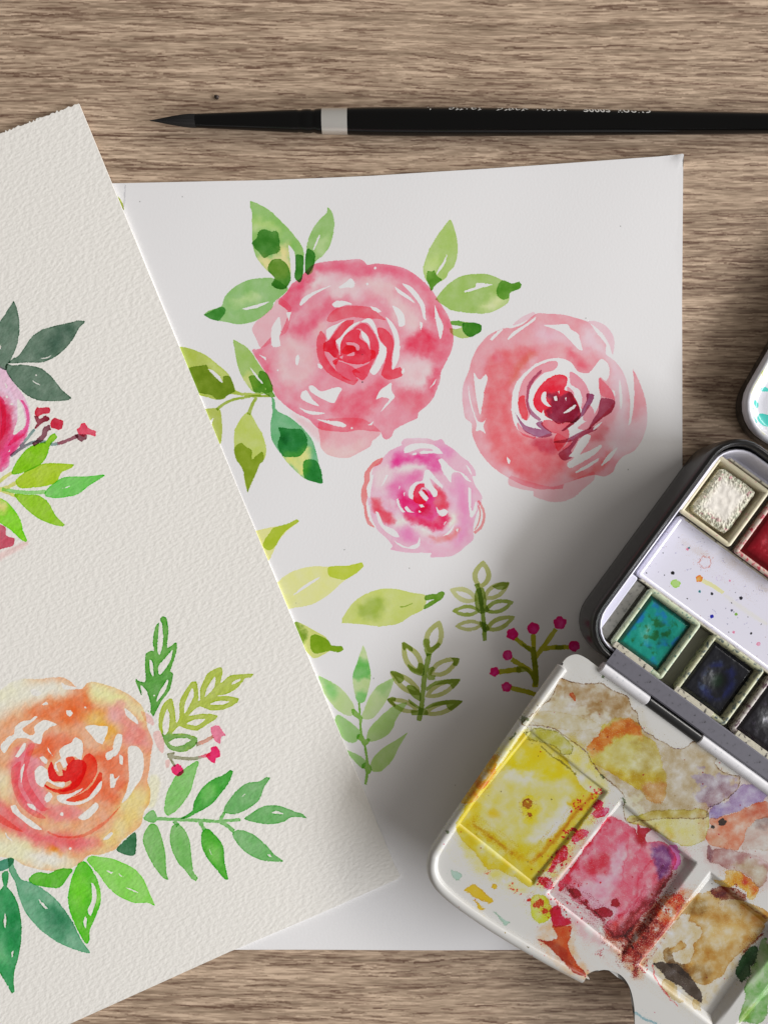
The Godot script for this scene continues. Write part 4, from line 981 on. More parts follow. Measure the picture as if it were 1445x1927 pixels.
func paint_low_leaves(cv: Canvas) -> void:
	var a := area(0, 1580, 4.661)
	cv.wash(a, ink(105, 160, 128)).add([78, 160, 125, 168, 120, 220, 140, 270, 190, 350, 260, 370, 380, 430, 490, 520, 560, 600, 640, 720, 720, 880, 798, 987, 770, 992, 620, 945, 490, 885, 350, 780, 230, 640, 170, 500, 135, 370, 85, 280]).cut([338, 517, 380, 550, 424, 607, 400, 607, 363, 565]) \
		.flow([380, 600, 540, 600, 640, 760, 560, 860, 420, 760], ink(62, 128, 92), 20).lay(0.85)
	cv.wash(a, ink(60, 145, 90)).add([40, 400, 70, 420, 120, 480, 165, 580, 190, 720, 190, 880, 160, 1050, 130, 1160, 125, 1260, 133, 1332, 110, 1347, 60, 1260, 0, 1160, -80, 1100, -80, 500, 0, 450]).add([20, 300, 70, 270, 78, 320, 62, 412, 38, 412]).cut([46, 638, 60, 700, 50, 785, 38, 740]).cut([103, 987, 124, 968, 118, 1022, 106, 1042]) \
		.flow([60, 560, 180, 650, 180, 900, 80, 900], ink(38, 128, 72), 16).flow([-50, 900, 60, 960, 60, 1100, -50, 1080], ink(90, 165, 110), 16).lay(0.85)
	cv.wash(a, ink(72, 138, 112)).add([-20, 200, 80, 163, 127, 170, 110, 215, 70, 255, 0, 275]).lay(0.4)
	cv.wash(a, ink(88, 172, 48)).add([253, 352, 300, 300, 360, 285, 430, 300, 500, 265, 570, 250, 642, 262, 600, 330, 530, 417, 450, 422, 360, 407, 300, 390]).lay(0.85)
	cv.wash(a, ink(92, 180, 48)).add([665, 260, 690, 210, 740, 188, 790, 230, 850, 330, 885, 450, 885, 560, 840, 680, 790, 800, 790, 880, 765, 914, 730, 870, 660, 740, 610, 600, 603, 480, 630, 350]).cut([808, 373, 852, 440, 847, 540, 800, 665, 773, 620, 810, 520]).cut([750, 667, 767, 690, 758, 780, 736, 730]) \
		.flow([830, 440, 890, 440, 890, 560, 850, 560], ink(150, 205, 100), 5).flow([620, 400, 700, 300, 780, 420, 700, 620], ink(108, 192, 55), 16).lay(0.85)
	cv.wash(a, ink(132, 198, 92)).add([765, 180, 800, 143, 880, 150, 1000, 170, 1110, 215, 1190, 260, 1260, 340, 1300, 430, 1340, 520, 1364, 577, 1300, 550, 1180, 550, 1040, 490, 940, 400, 870, 300]).cut([923, 260, 1000, 285, 980, 303]).cut([1038, 288, 1087, 327, 1060, 320]).cut([1108, 418, 1160, 430, 1225, 464, 1180, 457]).lay(0.85)


func paint_upper_spray(cv: Canvas) -> void:
	var a := area(0, 550, 3.778)
	cv.wash(a, ink(232, 178, 200)).add([-250, 700, -120, 540, 0, 520, 50, 555, 100, 640, 170, 730, 210, 820, 222, 920, 190, 1030, 130, 1110, 75, 1180, 70, 1230, 0, 1280, -200, 1200]).cut([128, 760, 160, 800, 185, 900, 180, 970, 98, 1012, 130, 900]).cut([58, 1142, 80, 1113, 75, 1135]).cut([40, 640, 60, 670, 50, 690]).hole(55, 745, 9).hole(88, 795, 9) \
		.flow([-150, 700, 20, 740, 100, 860, 90, 1000, 30, 1150, -150, 1200], ink(200, 60, 95), 12).flow([60, 1040, 190, 980, 130, 1110, 70, 1200, 0, 1290, 0, 1150], ink(218, 75, 128), 10).lay(0.25, 0.7)
	cv.wash(a, ink(222, 110, 155)).add([150, 765, 170, 770, 205, 830, 215, 920, 190, 1000, 120, 1060, 60, 1090, 130, 1000, 180, 960, 195, 900, 180, 820]).add([0, 740, 40, 780, 50, 900, 40, 1000, 0, 1060, 20, 900]).lay(0.3)
	var leaf := ink(98, 120, 105)
	cv.wash(a, leaf).add([105, 62, 105, 62, 130, 130, 145, 230, 135, 350, 90, 470, 60, 520, 50, 557, 0, 532, -120, 500, -100, 380, 0, 220, 50, 150]).cut([2, 402, 18, 362, 14, 407]).lay(0.85)
	cv.wash(a, leaf).add([610, 210, 555, 203, 440, 230, 330, 260, 240, 310, 190, 380, 140, 450, 85, 485, 60, 505, 130, 505, 200, 500, 300, 500, 380, 470, 450, 420, 520, 340, 570, 250]).cut([288, 472, 340, 462, 378, 445, 340, 472]).flow([400, 260, 540, 230, 500, 340, 400, 430, 280, 440], ink(75, 100, 86), 16).lay(0.85)
	cv.wash(a, ink(95, 118, 103)).add([50, 510, 90, 522, 150, 518, 230, 525, 300, 545, 370, 600, 440, 690, 490, 733, 513, 752, 490, 767, 390, 774, 290, 770, 200, 735, 110, 650, 55, 570]).cut([230, 626, 260, 640, 288, 662, 260, 652]).hole(263, 590, 6).lay(0.85)
	cv.wash(a, ink(130, 150, 148)).line([80, 1165, 170, 1100, 260, 1062, 330, 1065], 22, 20).line([150, 1100, 205, 1030, 250, 975], 20, 18).line([362, 1082, 440, 1070, 560, 1020], 22, 24).flow([60, 1100, 240, 1060, 100, 1180], ink(112, 108, 118), 5).flow([420, 1030, 600, 1000, 560, 1080, 430, 1090], ink(138, 85, 98), 5).lay(0.4)
	cv.wash(a, ink(128, 82, 92)).line([240, 1085, 310, 1030, 330, 975, 362, 960], 30, 40).add([535, 1012, 620, 1015, 622, 1045, 600, 1050, 585, 1064, 560, 1050]).lay(0.4)
	cv.wash(a, ink(130, 48, 64)).add([248, 880, 275, 880, 285, 900, 330, 878, 357, 907, 310, 928, 285, 945, 262, 972, 248, 968, 268, 935]).lay(0.4)
	cv.wash(a, ink(188, 54, 74)).add([253, 845, 268, 818, 300, 822, 355, 818, 357, 860, 310, 865, 270, 885, 252, 872]).add([362, 930, 388, 893, 420, 903, 452, 915, 447, 970, 420, 980, 398, 970, 370, 965]).lay(0.4)
	cv.wash(a, ink(206, 74, 98)).add([548, 975, 570, 960, 582, 932, 612, 935, 630, 968, 688, 990, 682, 1022, 622, 1010, 600, 1030, 565, 1010]).lay(0.4)
	cv.wash(a, ink(196, 198, 120)).line([-20, 1362, 40, 1315, 95, 1278], 26, 20).line([-20, 1408, 60, 1385, 125, 1350], 26, 28).line([0, 1402, 60, 1425, 130, 1455], 26, 20).lay(0.4)
	cv.wash(a, ink(140, 195, 118)).line([20, 1400, 120, 1418, 230, 1425, 330, 1418], 24, 28).lay(0.4)
	cv.wash(a, ink(128, 184, 36)).add([88, 1292, 120, 1210, 190, 1120, 260, 1080, 330, 1060, 360, 1020, 395, 1003, 412, 1030, 360, 1090, 330, 1180, 270, 1240, 170, 1282]).lay(0.85)
	cv.wash(a, ink(160, 190, 50)).add([115, 1342, 180, 1280, 270, 1230, 370, 1215, 532, 1225, 512, 1250, 440, 1280, 402, 1352, 300, 1382, 150, 1392]).lay(0.85)
	cv.wash(a, ink(112, 188, 92)).add([318, 1430, 360, 1380, 440, 1322, 520, 1310, 620, 1310, 740, 1296, 748, 1304, 640, 1372, 560, 1432, 430, 1462, 330, 1452]).cut([443, 1395, 517, 1366, 480, 1392]).lay(0.85)
	cv.wash(a, ink(142, 188, 52)).add([105, 1437, 200, 1440, 280, 1445, 350, 1500, 400, 1590, 463, 1657, 400, 1657, 280, 1610, 180, 1530]).lay(0.85)
	cv.wash(a, ink(128, 198, 48)).add([-60, 1470, 30, 1473, 100, 1540, 150, 1620, 170, 1700, 198, 1768, 165, 1768, 80, 1690, 20, 1650, -80, 1560]).flow([-40, 1470, 40, 1480, 60, 1560, 0, 1560], ink(190, 200, 110), 10).lay(0.85)
	cv.wash(a, ink(186, 88, 104)).add([-60, 1640, 40, 1668, 45, 1722, 75, 1742, 107, 1750, 95, 1802, 40, 1817, 0, 1827, -60, 1800]).lay(0.4)
	cv.wash(a, ink(236, 188, 186)).line([-20, 1890, 80, 1840, 205, 1775], 50, 30).lay(0.0, 0.8, 7.0)


# ---------------------------------------------------------------- dried paint on the tin's mixing palette

func paint_palette(cv: Canvas) -> void:
	var a := area(780, 1200, 2.173)
	var b := area(1000, 1500, 3.247)
	var c := area(1180, 1480, 5.453)
	var d := area(1180, 1700, 5.453)
	var n := area(800, 1360, 4.379)
	# thin veils left where the puddles were wiped
	cv.wash(a, ink(214, 206, 150)).add([170, 760, 260, 560, 420, 380, 640, 400, 780, 560, 770, 700, 560, 1010, 420, 1040, 230, 930]).cut([330, 560, 430, 470, 680, 620, 620, 760, 480, 900, 260, 780]).lay(0.0, 1.5, 14.0, 1.6)
	cv.wash(b, ink(226, 190, 192)).add([100, 560, 420, 140, 760, 180, 980, 380, 900, 620, 560, 940, 380, 900, 130, 720]).lay(0.0, 1.5, 14.0, 1.8)
	cv.wash(b, ink(208, 176, 150)).add([440, 820, 800, 640, 940, 560, 1000, 620, 760, 960, 660, 1120, 560, 1020]).lay(0.0, 1.6, 12.0, 2.0)
	cv.wash(b, ink(214, 190, 164)).add([20, 840, 140, 760, 270, 790, 260, 920, 360, 1090, 200, 1060]).lay(0.0, 1.4, 10.0, 1.6)
	cv.wash(d, ink(206, 194, 168)).add([240, 560, 420, 300, 640, 120, 900, 60, 1300, 300, 1300, 560, 1000, 900, 780, 1120, 480, 980]).lay(0.0, 1.5, 16.0, 1.8)
	cv.wash(a, ink(206, 200, 186)).add([420, 300, 620, 200, 900, 260, 1000, 440, 1240, 480, 1300, 640, 1000, 760, 820, 620, 640, 420]).lay(0.0, 1.5, 18.0, 1.8)
	cv.wash(a, ink(206, 190, 186)).add([1180, 660, 1420, 560, 1480, 1000, 1300, 1010, 1180, 900]).lay(0.0, 1.4, 16.0, 1.6)
	cv.wash(a, ink(194, 182, 162)) \
		.add([590, 168, 640, 180, 700, 190, 760, 185, 810, 215, 870, 240, 885, 280, 912, 310, 915, 345, 940, 380, 985, 410, 1010, 420, 1050, 450, 1090, 452, 1120, 440, 1150, 420, 1195, 405, 1240, 480, 1228, 515, 1260, 545, 1290, 560, 1332, 570, 1320, 620, 1280, 660, 1200, 700, 1190, 740, 1000, 740, 870, 760, 850, 640, 760, 560, 700, 470, 640, 420, 560, 370, 470, 360, 430, 340, 500, 290, 560, 240]) \
		.flow([400, 300, 560, 240, 760, 320, 900, 380, 880, 560, 700, 480, 500, 380], ink(206, 200, 184), 14).flow([590, 165, 700, 190, 870, 240, 900, 320, 780, 320, 680, 280, 600, 230], ink(180, 158, 126), 8).flow([560, 640, 900, 640, 900, 760, 600, 760], ink(210, 208, 190), 12).flow([1150, 560, 1320, 580, 1280, 680, 1180, 680], ink(176, 164, 184), 10).rim(ink(120, 88, 52), 1.0).lay(0.6, 1.3, 2.0, 1.0, 8.0, 0.03)
	cv.wash(a, ink(222, 215, 202)).add([460, 330, 560, 300, 700, 330, 760, 360, 690, 380, 560, 370]).rim(ink(190, 170, 135), 0.6).lay(0.5, 1.7, 2.0, 0.9, 2.0, 0.04)
	cv.wash(a, ink(206, 200, 118)).add([870, 745, 960, 712, 1100, 705, 1190, 705, 1205, 760, 1180, 830, 1110, 850, 1050, 835, 980, 790, 900, 770]).flow([1050, 740, 1190, 730, 1180, 840, 1080, 840], ink(210, 205, 150), 8).flow([880, 750, 980, 770, 1030, 820, 960, 780], ink(170, 165, 85), 5).rim(ink(165, 158, 80), 0.7).lay(0.5, 1.4, 2.0, 0.8, 2.0, 0.04)
	cv.wash(c, ink(176, 168, 206)).add([810, 290, 840, 240, 930, 170, 1030, 170, 1065, 100, 1150, 20, 1200, -20, 1380, -20, 1440, 40, 1410, 140, 1300, 180, 1150, 250, 980, 300, 960, 320, 860, 330]).flow([820, 320, 900, 200, 980, 220, 960, 300], ink(150, 140, 195), 12).rim(Color(0.83, 0.73, 0.70), 0.31).lay(0.4, 1.3, 2.0, 0.8, 2.0, 0.04)
	cv.wash(c, ink(212, 150, 118)).add([850, 340, 970, 310, 1150, 255, 1300, 185, 1410, 150, 1460, 180, 1460, 310, 1330, 350, 1230, 420, 1200, 560, 1120, 650, 1000, 640, 860, 600, 800, 545, 830, 450, 860, 420]).flow([1200, 180, 1460, 150, 1460, 300, 1250, 320], ink(198, 118, 88), 12).flow([830, 520, 1000, 540, 980, 650, 860, 610], ink(214, 178, 150), 12).rim(Color(0.87, 0.71, 0.58), 0.35).lay(0.45, 1.2, 2.0, 0.8, 2.0, 0.04)
	cv.wash(c, ink(205, 200, 190)).add([1230, 430, 1330, 350, 1400, 315, 1460, 310, 1460, 640, 1300, 640, 1180, 650, 1210, 540]).flow([1280, 370, 1460, 310, 1460, 400, 1330, 420], ink(165, 155, 150), 12).rim(Color(0.86, 0.77, 0.68), 0.39).lay(0.5, 1.1, 2.0, 0.8, 2.0, 0.04)
	cv.wash(c, ink(182, 152, 148)).add([830, 590, 870, 640, 1000, 640, 1120, 660, 1250, 690, 1460, 780, 1460, 830, 1430, 880, 1430, 960, 1350, 1030, 1250, 940, 1120, 860, 1010, 850, 960, 800, 850, 770, 815, 720]).flow([1100, 800, 1300, 760, 1440, 880, 1350, 1030, 1220, 920], ink(190, 180, 155), 12).flow([1200, 640, 1460, 680, 1460, 800, 1330, 760], ink(222, 205, 205), 10).flow([830, 600, 880, 650, 860, 760, 820, 720], ink(150, 115, 120), 6).rim(Color(0.83, 0.71, 0.62), 0.43).lay(0.55, 1.4, 2.0, 0.8, 2.0, 0.04)
	cv.wash(a, ink(238, 208, 122)) \
		.add([705, 440, 750, 400, 765, 358, 790, 350, 820, 325, 870, 330, 915, 350, 940, 400, 985, 430, 1012, 520, 1030, 580, 1030, 640, 1000, 680, 950, 662, 930, 630, 860, 590, 780, 540, 720, 510]).flow([760, 520, 900, 560, 1000, 560, 1010, 640, 860, 600], ink(236, 196, 60), 10).flow([930, 600, 1040, 590, 1010, 690, 950, 670], ink(234, 172, 112), 8).flow([830, 430, 960, 430, 1000, 530, 880, 540, 800, 500], ink(240, 220, 148), 10) \
		.flow([700, 440, 770, 370, 870, 328, 925, 370, 930, 410, 860, 390, 800, 430, 740, 480], ink(220, 128, 36), 8).rim(Color(0.90, 0.79, 0.59), 0.39).lay(0.5, 1.7, 2.0, 0.6, 2.0, 0.04)
	cv.wash(n, ink(208, 194, 68)) \
		.add([790, 95, 830, 105, 930, 160, 1050, 180, 1110, 230, 1180, 330, 1250, 450, 1280, 520, 1390, 590, 1440, 600, 1330, 790, 1200, 960, 1060, 1150, 920, 1290, 860, 1360, 780, 1300, 640, 1230, 500, 1190, 400, 1060, 310, 980, 265, 900, 260, 800, 350, 640, 500, 440, 640, 300]) \
		.flow([500, 540, 640, 420, 900, 440, 1200, 480, 1240, 600, 1000, 800, 860, 1000, 700, 960, 440, 820, 420, 760], ink(210, 202, 122), 18).flow([1080, 720, 1140, 620, 1200, 680, 1220, 780, 1080, 960, 860, 1000, 900, 920], ink(216, 213, 190), 12).flow([640, 260, 760, 200, 940, 210, 1180, 340, 1240, 440, 1000, 480, 840, 420, 700, 370], ink(214, 200, 44), 12).flow([640, 400, 900, 430, 900, 520, 640, 480], ink(216, 213, 180), 12).flow([480, 960, 600, 1010, 640, 1140, 540, 1100, 430, 1010], ink(222, 216, 150), 10) \
		.flow([560, 720, 620, 740, 600, 800, 520, 780], ink(226, 190, 70), 14).drop(870, 700, 90, ink(214, 200, 60), 6).drop(860, 800, 55, ink(214, 200, 60), 6).streak([1390, 590, 1260, 730, 1100, 930, 860, 1180], 46, ink(208, 170, 14), 6).streak([390, 840, 500, 920, 620, 1010, 730, 1080, 850, 1150], 40, ink(206, 180, 22), 5).streak([1200, 690, 1330, 640], 40, ink(220, 180, 20), 5).rim(Color(0.88, 0.79, 0.54), 0.27).lay(0.35, 1.4, 2.0, 0.7, 2.0, 0.04)
	cv.wash(n, ink(186, 186, 118)).add([835, 85, 930, 52, 1080, 70, 1160, 130, 1215, 200, 1190, 270, 1120, 250, 1040, 180, 930, 165, 840, 130]).rim(ink(135, 130, 60), 0.9).lay(0.5, 1.5, 2.0, 0.8, 2.0, 0.04)
	cv.wash(n, ink(150, 145, 70)).line([950, 200, 1050, 280, 1180, 370, 1250, 445], 9, 12).lay(0.3, 1.5, 2.0, 0.22, 2.0, 0.04)
	cv.wash(n, ink(170, 110, 20)).dot(848, 675, 38).hole(848, 662, 9).dot(862, 770, 18).rim(Color(0.82, 0.65, 0.45), 0.54).lay(0.7, 1.7, 2.0, 0.22, 2.0, 0.04)
	cv.wash(n, ink(228, 168, 30)).add([285, 575, 380, 470, 480, 360, 590, 240, 610, 265, 560, 370, 590, 400, 540, 480, 430, 560, 440, 600, 380, 640, 300, 655]).drop(410, 590, 40, ink(205, 130, 10), 5).flow([400, 400, 560, 370, 500, 500, 420, 520], ink(206, 140, 20), 6).rim(Color(0.89, 0.73, 0.46), 0.39).lay(0.5, 1.9, 2.0, 1.2, 2.0, 0.04)
	var crimson := ink(205, 20, 80)
	cv.wash(b, crimson).add([375, 60, 410, 20, 440, 30, 430, 60, 470, 70, 460, 110, 400, 130, 365, 100, 395, 80]).add([120, 420, 150, 350, 190, 295, 220, 310, 210, 380, 150, 420, 95, 450]).add([38, 500, 80, 492, 132, 530, 120, 562, 80, 555]).lay(0.4, 2.1, 2.0, 1.2, 2.0, 0.04)
	cv.wash(b, ink(210, 70, 118)).add([240, 250, 290, 200, 352, 212, 310, 262, 260, 278]).add([90, 450, 150, 420, 130, 460]).rim(Color(0.87, 0.60, 0.58), 0.31).lay(0.4, 1.8, 2.0, 0.22, 2.0, 0.04)
	cv.wash(b, ink(216, 118, 138)) \
		.add([470, 125, 540, 145, 640, 205, 650, 245, 655, 170, 672, 200, 750, 200, 705, 245, 715, 290, 800, 285, 860, 320, 900, 400, 870, 470, 830, 560, 740, 660, 640, 790, 540, 870, 480, 860, 440, 800, 480, 760, 400, 740, 340, 680, 250, 640, 215, 560, 180, 580, 170, 540, 250, 430, 340, 300, 420, 200]) \
		.flow([260, 560, 380, 520, 490, 380, 540, 280, 580, 330, 560, 480, 480, 620, 560, 700, 460, 760, 340, 660], ink(226, 178, 192), 14).flow([330, 430, 400, 350, 480, 360, 470, 460, 380, 490], ink(204, 78, 96), 12).flow([640, 200, 760, 200, 700, 300, 650, 290], ink(178, 40, 60), 6).flow([750, 310, 850, 320, 880, 420, 800, 540, 760, 440], ink(125, 65, 125), 10).flow([860, 500, 800, 600, 660, 720, 560, 870, 480, 860, 560, 780, 700, 640, 800, 520], ink(150, 40, 55), 8).streak([470, 140, 340, 310, 240, 470, 185, 570], 34, ink(206, 48, 78), 5) \
		.streak([560, 180, 600, 300, 560, 480, 600, 560], 8, ink(214, 95, 120), 3).streak([740, 400, 660, 520, 630, 640, 560, 720], 12, ink(206, 80, 105), 3).streak([700, 560, 620, 680, 540, 740], 10, ink(200, 60, 90), 3).streak([680, 320, 640, 420, 660, 520], 10, ink(214, 90, 115), 3) \
		.rim(Color(0.87, 0.66, 0.61), 0.47).lay(0.6, 1.5, 2.0, 0.6, 2.0, 0.04)
	cv.wash(b, ink(240, 120, 190)).add([838, 330, 880, 300, 915, 350, 922, 420, 880, 462, 870, 400]).rim(Color(0.90, 0.66, 0.68), 0.39).lay(0.5, 1.2, 2.0, 0.22, 2.0, 0.04)
	cv.wash(b, ink(160, 14, 46)).add([225, 565, 290, 570, 308, 610, 270, 625, 235, 600]).dot(515, 655, 25).dot(335, 645, 14).add([380, 690, 450, 680, 500, 710, 470, 745, 410, 735]).rim(Color(0.81, 0.52, 0.48), 0.39).lay(0.5, 1.4, 2.0, 0.22, 2.0, 0.04)
	cv.wash(b, ink(198, 205, 60)).add([0, 615, 60, 600, 110, 640, 122, 700, 100, 760, 40, 772, 0, 720]).rim(Color(0.85, 0.78, 0.50), 0.31).lay(0.4, 1.5, 2.0, 0.9, 2.0, 0.04)
	cv.wash(b, ink(205, 60, 30)).dot(45, 650, 22).dot(85, 700, 20).dot(20, 660, 12).dot(-15, 630, 14).dot(68, 660, 12).rim(Color(0.86, 0.58, 0.46), 0.39).lay(0.5, 1.9, 2.0, 0.22, 2.0, 0.04)
	cv.wash(b, ink(192, 14, 58)).add([108, 690, 150, 665, 180, 690, 190, 725, 240, 760, 205, 792, 150, 795, 118, 745]).rim(Color(0.85, 0.52, 0.50), 0.31).lay(0.4, 1.4, 2.0, 0.22, 2.0, 0.04)
	cv.wash(b, ink(196, 88, 36)).add([130, 790, 200, 790, 245, 800, 222, 900, 240, 960, 300, 1040, 330, 1085, 250, 1052, 130, 940, 40, 868, 100, 882, 162, 860]).flow([40, 860, 160, 900, 320, 1080, 240, 1060], ink(165, 55, 20), 8).rim(Color(0.85, 0.62, 0.47), 0.39).lay(0.5, 1.3, 2.0, 0.22, 2.0, 0.04)
	cv.wash(b, ink(165, 48, 22)) \
		.add([868, 590, 932, 630, 880, 760, 800, 860, 720, 960, 662, 1010, 640, 1105, 618, 1092, 640, 1010, 550, 1005, 570, 900, 470, 880, 440, 790, 520, 860, 600, 815, 650, 770, 760, 680, 822, 615]).cut([790, 650, 830, 660, 815, 710, 795, 690]).hole(850, 700, 11).hole(770, 740, 10).hole(880, 640, 10) \
		.flow([760, 620, 940, 620, 880, 760, 780, 760], ink(206, 108, 50), 8).rim(Color(0.81, 0.57, 0.45), 0.39).lay(0.5, 2.7, 2.0, 1.5, 2.0, 0.04)
	cv.wash(d, ink(196, 164, 104)) \
		.add([560, 20, 640, -20, 760, -60, 900, -80, 1080, -60, 1180, -20, 1300, 20, 1445, 100, 1445, 330, 1310, 480, 1220, 540, 1110, 640, 1060, 700, 1040, 770, 920, 850, 800, 880, 680, 830, 560, 760, 400, 620, 400, 500, 480, 490, 560, 420, 620, 440, 620, 500, 480, 540, 490, 590, 540, 660, 650, 640, 715, 530, 700, 480, 780, 380, 795, 310, 720, 235, 660, 220, 665, 150, 590, 145, 540, 190, 480, 195]) \
		.flow([620, 20, 820, 0, 840, 140, 680, 150], ink(160, 128, 68), 10).flow([400, 500, 520, 600, 700, 800, 600, 780, 420, 640], ink(112, 84, 50), 10).flow([850, 280, 1200, 240, 1180, 420, 900, 480], ink(214, 194, 152), 16).flow([1200, 60, 1445, 120, 1445, 320, 1330, 280], ink(190, 140, 62), 10).flow([700, 680, 900, 720, 850, 860, 720, 830], ink(168, 138, 82), 10).rim(Color(0.85, 0.73, 0.56), 0.43).lay(0.55, 1.4, 2.0, 0.9, 2.0, 0.04)
	cv.wash(c, ink(228, 172, 62)).add([910, 985, 1010, 950, 1000, 880, 1080, 850, 1170, 890, 1260, 960, 1350, 1040, 1300, 1160, 1240, 1160, 1200, 1060, 1100, 1020, 1000, 1060]).flow([1150, 880, 1260, 970, 1340, 1040, 1290, 1150, 1240, 1060], ink(205, 130, 40), 8).rim(Color(0.89, 0.74, 0.51), 0.47).lay(0.6, 1.9, 2.0, 1.2, 2.0, 0.04)
	cv.wash(c, ink(140, 66, 38)).add([890, 1130, 960, 1080, 1040, 1040, 1120, 1050, 1190, 1100, 1230, 1170, 1150, 1210, 1040, 1210, 930, 1180]).rim(Color(0.78, 0.59, 0.47), 0.39).lay(0.5, 1.9, 2.0, 1.2, 2.0, 0.04)
	cv.wash(d, ink(78, 66, 62)).add([275, 625, 400, 640, 470, 640, 560, 680, 700, 830, 790, 970, 785, 1060, 700, 1010, 560, 890, 420, 800, 385, 740, 300, 670]).lay(0.3, 1.3, 2.0, 0.22, 2.0, 0.04)
	cv.wash(d, ink(200, 186, 150)).add([350, 880, 400, 800, 540, 900, 520, 960, 600, 1030, 480, 990]).add([690, 1020, 760, 1060, 775, 1130, 690, 1090]).rim(Color(0.86, 0.76, 0.63), 0.39).lay(0.5, 1.4, 2.0, 0.22, 2.0, 0.04)
	cv.wash(d, ink(210, 120, 120)).line([270, 650, 300, 780, 370, 900, 520, 1060], 14, 8).lay(0.3, 1.0, 2.0, 0.22, 2.0, 0.04)
	cv.wash(d, ink(45, 92, 48)).add([1245, 590, 1280, 520, 1380, 500, 1370, 570, 1250, 780, 1180, 840, 1150, 760, 1190, 650]).rim(Color(0.67, 0.63, 0.49), 0.39).lay(0.5, 1.3, 2.0, 0.22, 2.0, 0.04)
	cv.wash(d, ink(130, 175, 108)).add([1400, 500, 1480, 420, 1480, 1240, 1150, 1240, 1210, 960, 1200, 880, 1280, 740]).flow([1320, 640, 1445, 560, 1445, 640, 1250, 900], ink(160, 195, 140), 10).flow([1200, 1080, 1330, 1060, 1300, 1240, 1150, 1240], ink(120, 158, 60), 10).rim(Color(0.77, 0.74, 0.57), 0.43).lay(0.55, 1.3, 2.0, 0.8, 2.0, 0.04)
	cv.wash(d, ink(145, 175, 182)).line([60, 1120, 170, 1180, 300, 1250], 16, 26).lay(0.3, 1.5, 2.0, 0.22, 2.0, 0.04)
	cv.wash(a, ink(222, 180, 36)).dot(330, 1015, 12).add([205, 1030, 250, 1014, 322, 1080, 300, 1090, 250, 1062]).add([240, 1070, 290, 1110, 270, 1115]).rim(Color(0.88, 0.75, 0.47), 0.39).lay(0.5, 1.3, 2.0, 0.22, 2.0, 0.04)
	cv.wash(a, ink(168, 196, 182)).add([150, 945, 190, 968, 182, 992, 160, 985]).add([320, 1120, 390, 1170, 370, 1175]).rim(Color(0.82, 0.77, 0.67), 0.39).lay(0.5, 1.4, 2.0, 0.22, 2.0, 0.04)
	cv.wash(a, ink(60, 62, 60)).dot(1257, 755, 15).dot(1217, 775, 7).lay(0.3, 1.0, 2.0, 0.22, 2.0, 0.04)
	cv.wash(a, ink(214, 130, 80)).add([636, 232, 650, 228, 660, 255, 645, 250]).rim(Color(0.87, 0.68, 0.53), 0.54).lay(0.7, 1.0, 2.0, 0.22, 2.0, 0.04)
	cv.wash(a, ink(118, 128, 100)).dot(770, 158, 5).dot(132, 785, 8).line([430, 335, 450, 320, 460, 330], 14, 8).line([760, 560, 775, 575], 10, 12).line([845, 655, 860, 678], 7, 10).line([385, 415, 410, 385], 4, 8).lay(0.3, 1.5, 2.0, 0.22, 2.0, 0.04)
	# splashes flung between the wells, each a ragged little star of drops
	for e in [[a, 668, 690, 16, 205, 25, 85], [a, 745, 640, 14, 215, 60, 110], [a, 650, 800, 18, 205, 30, 85], [a, 590, 890, 22, 198, 20, 75], [a, 535, 1000, 18, 196, 22, 70], [a, 590, 1100, 14, 190, 40, 40], [a, 905, 1290, 24, 175, 40, 25], [a, 880, 1240, 26, 150, 30, 20], [a, 960, 1180, 22, 165, 50, 25], [a, 1010, 1110, 18, 185, 75, 35], [a, 925, 1350, 14, 185, 60, 40], [a, 1080, 1080, 12, 200, 110, 50], [a, 1320, 1050, 14, 170, 80, 30], [a, 760, 1290, 8, 190, 30, 70], [a, 410, 1030, 12, 215, 90, 40], [a, 300, 960, 7, 215, 110, 60]]:
		var tone := ink(e[4], e[5], e[6])
		for k in 26:
			var m := Vector2(e[1] + rng.randfn(0, e[3]), e[2] + rng.randfn(0, e[3] * 1.15))
			cv.wash(e[0], tone).dot(m.x, m.y, e[3] * rng.randf_range(0.05, 0.3)).lay(0.5, 1.2, 2.0, 0.6, 2.0, 0.04)
	# pigment gathered along the foot of the wells' walls
	cv.wash(b, ink(150, 40, 60)).line([200, 540, 300, 640, 420, 740, 500, 850], 10, 16).line([875, 470, 760, 640, 640, 780, 560, 870], 14, 34).lay(0.3, 2.0, 5.0, 1.2, 2.0, 0.04)
	cv.wash(n, ink(196, 168, 20)).line([395, 830, 500, 920, 640, 1030, 720, 1090], 20, 26).line([1385, 600, 1240, 760, 1080, 960, 900, 1150], 14, 30).lay(0.4, 2.0, 4.0, 1.2, 2.0, 0.04)
	cv.wash(d, ink(150, 90, 40)).line([1210, 20, 1330, 90, 1440, 170], 8, 10).line([1440, 380, 1330, 470, 1230, 560], 20, 26).lay(0.4, 2.0, 3.0, 1.0, 2.0, 0.04)
	for k in 150:
		var tone: Color = [ink(180, 30, 70), ink(120, 110, 90), ink(170, 150, 110), ink(165, 60, 30)][rng.randi() % 4]
		cv.wash(a, tone).dot(rng.randf_range(100, 1400), rng.randf_range(250, 1560), rng.randf_range(1.0, 3.2)).lay(0.2, 0.6, 1.5, 0.22, 5.0, 0.014)
	for k in 60:
		var m := Vector2(rng.randfn(240, 90), rng.randfn(620, 170))
		cv.wash(b, ink(205, 40, 80)).dot(m.x, m.y, rng.randf_range(1.5, 6.0)).lay(0.4, 0.6, 1.5, 0.22, 5.0, 0.014)


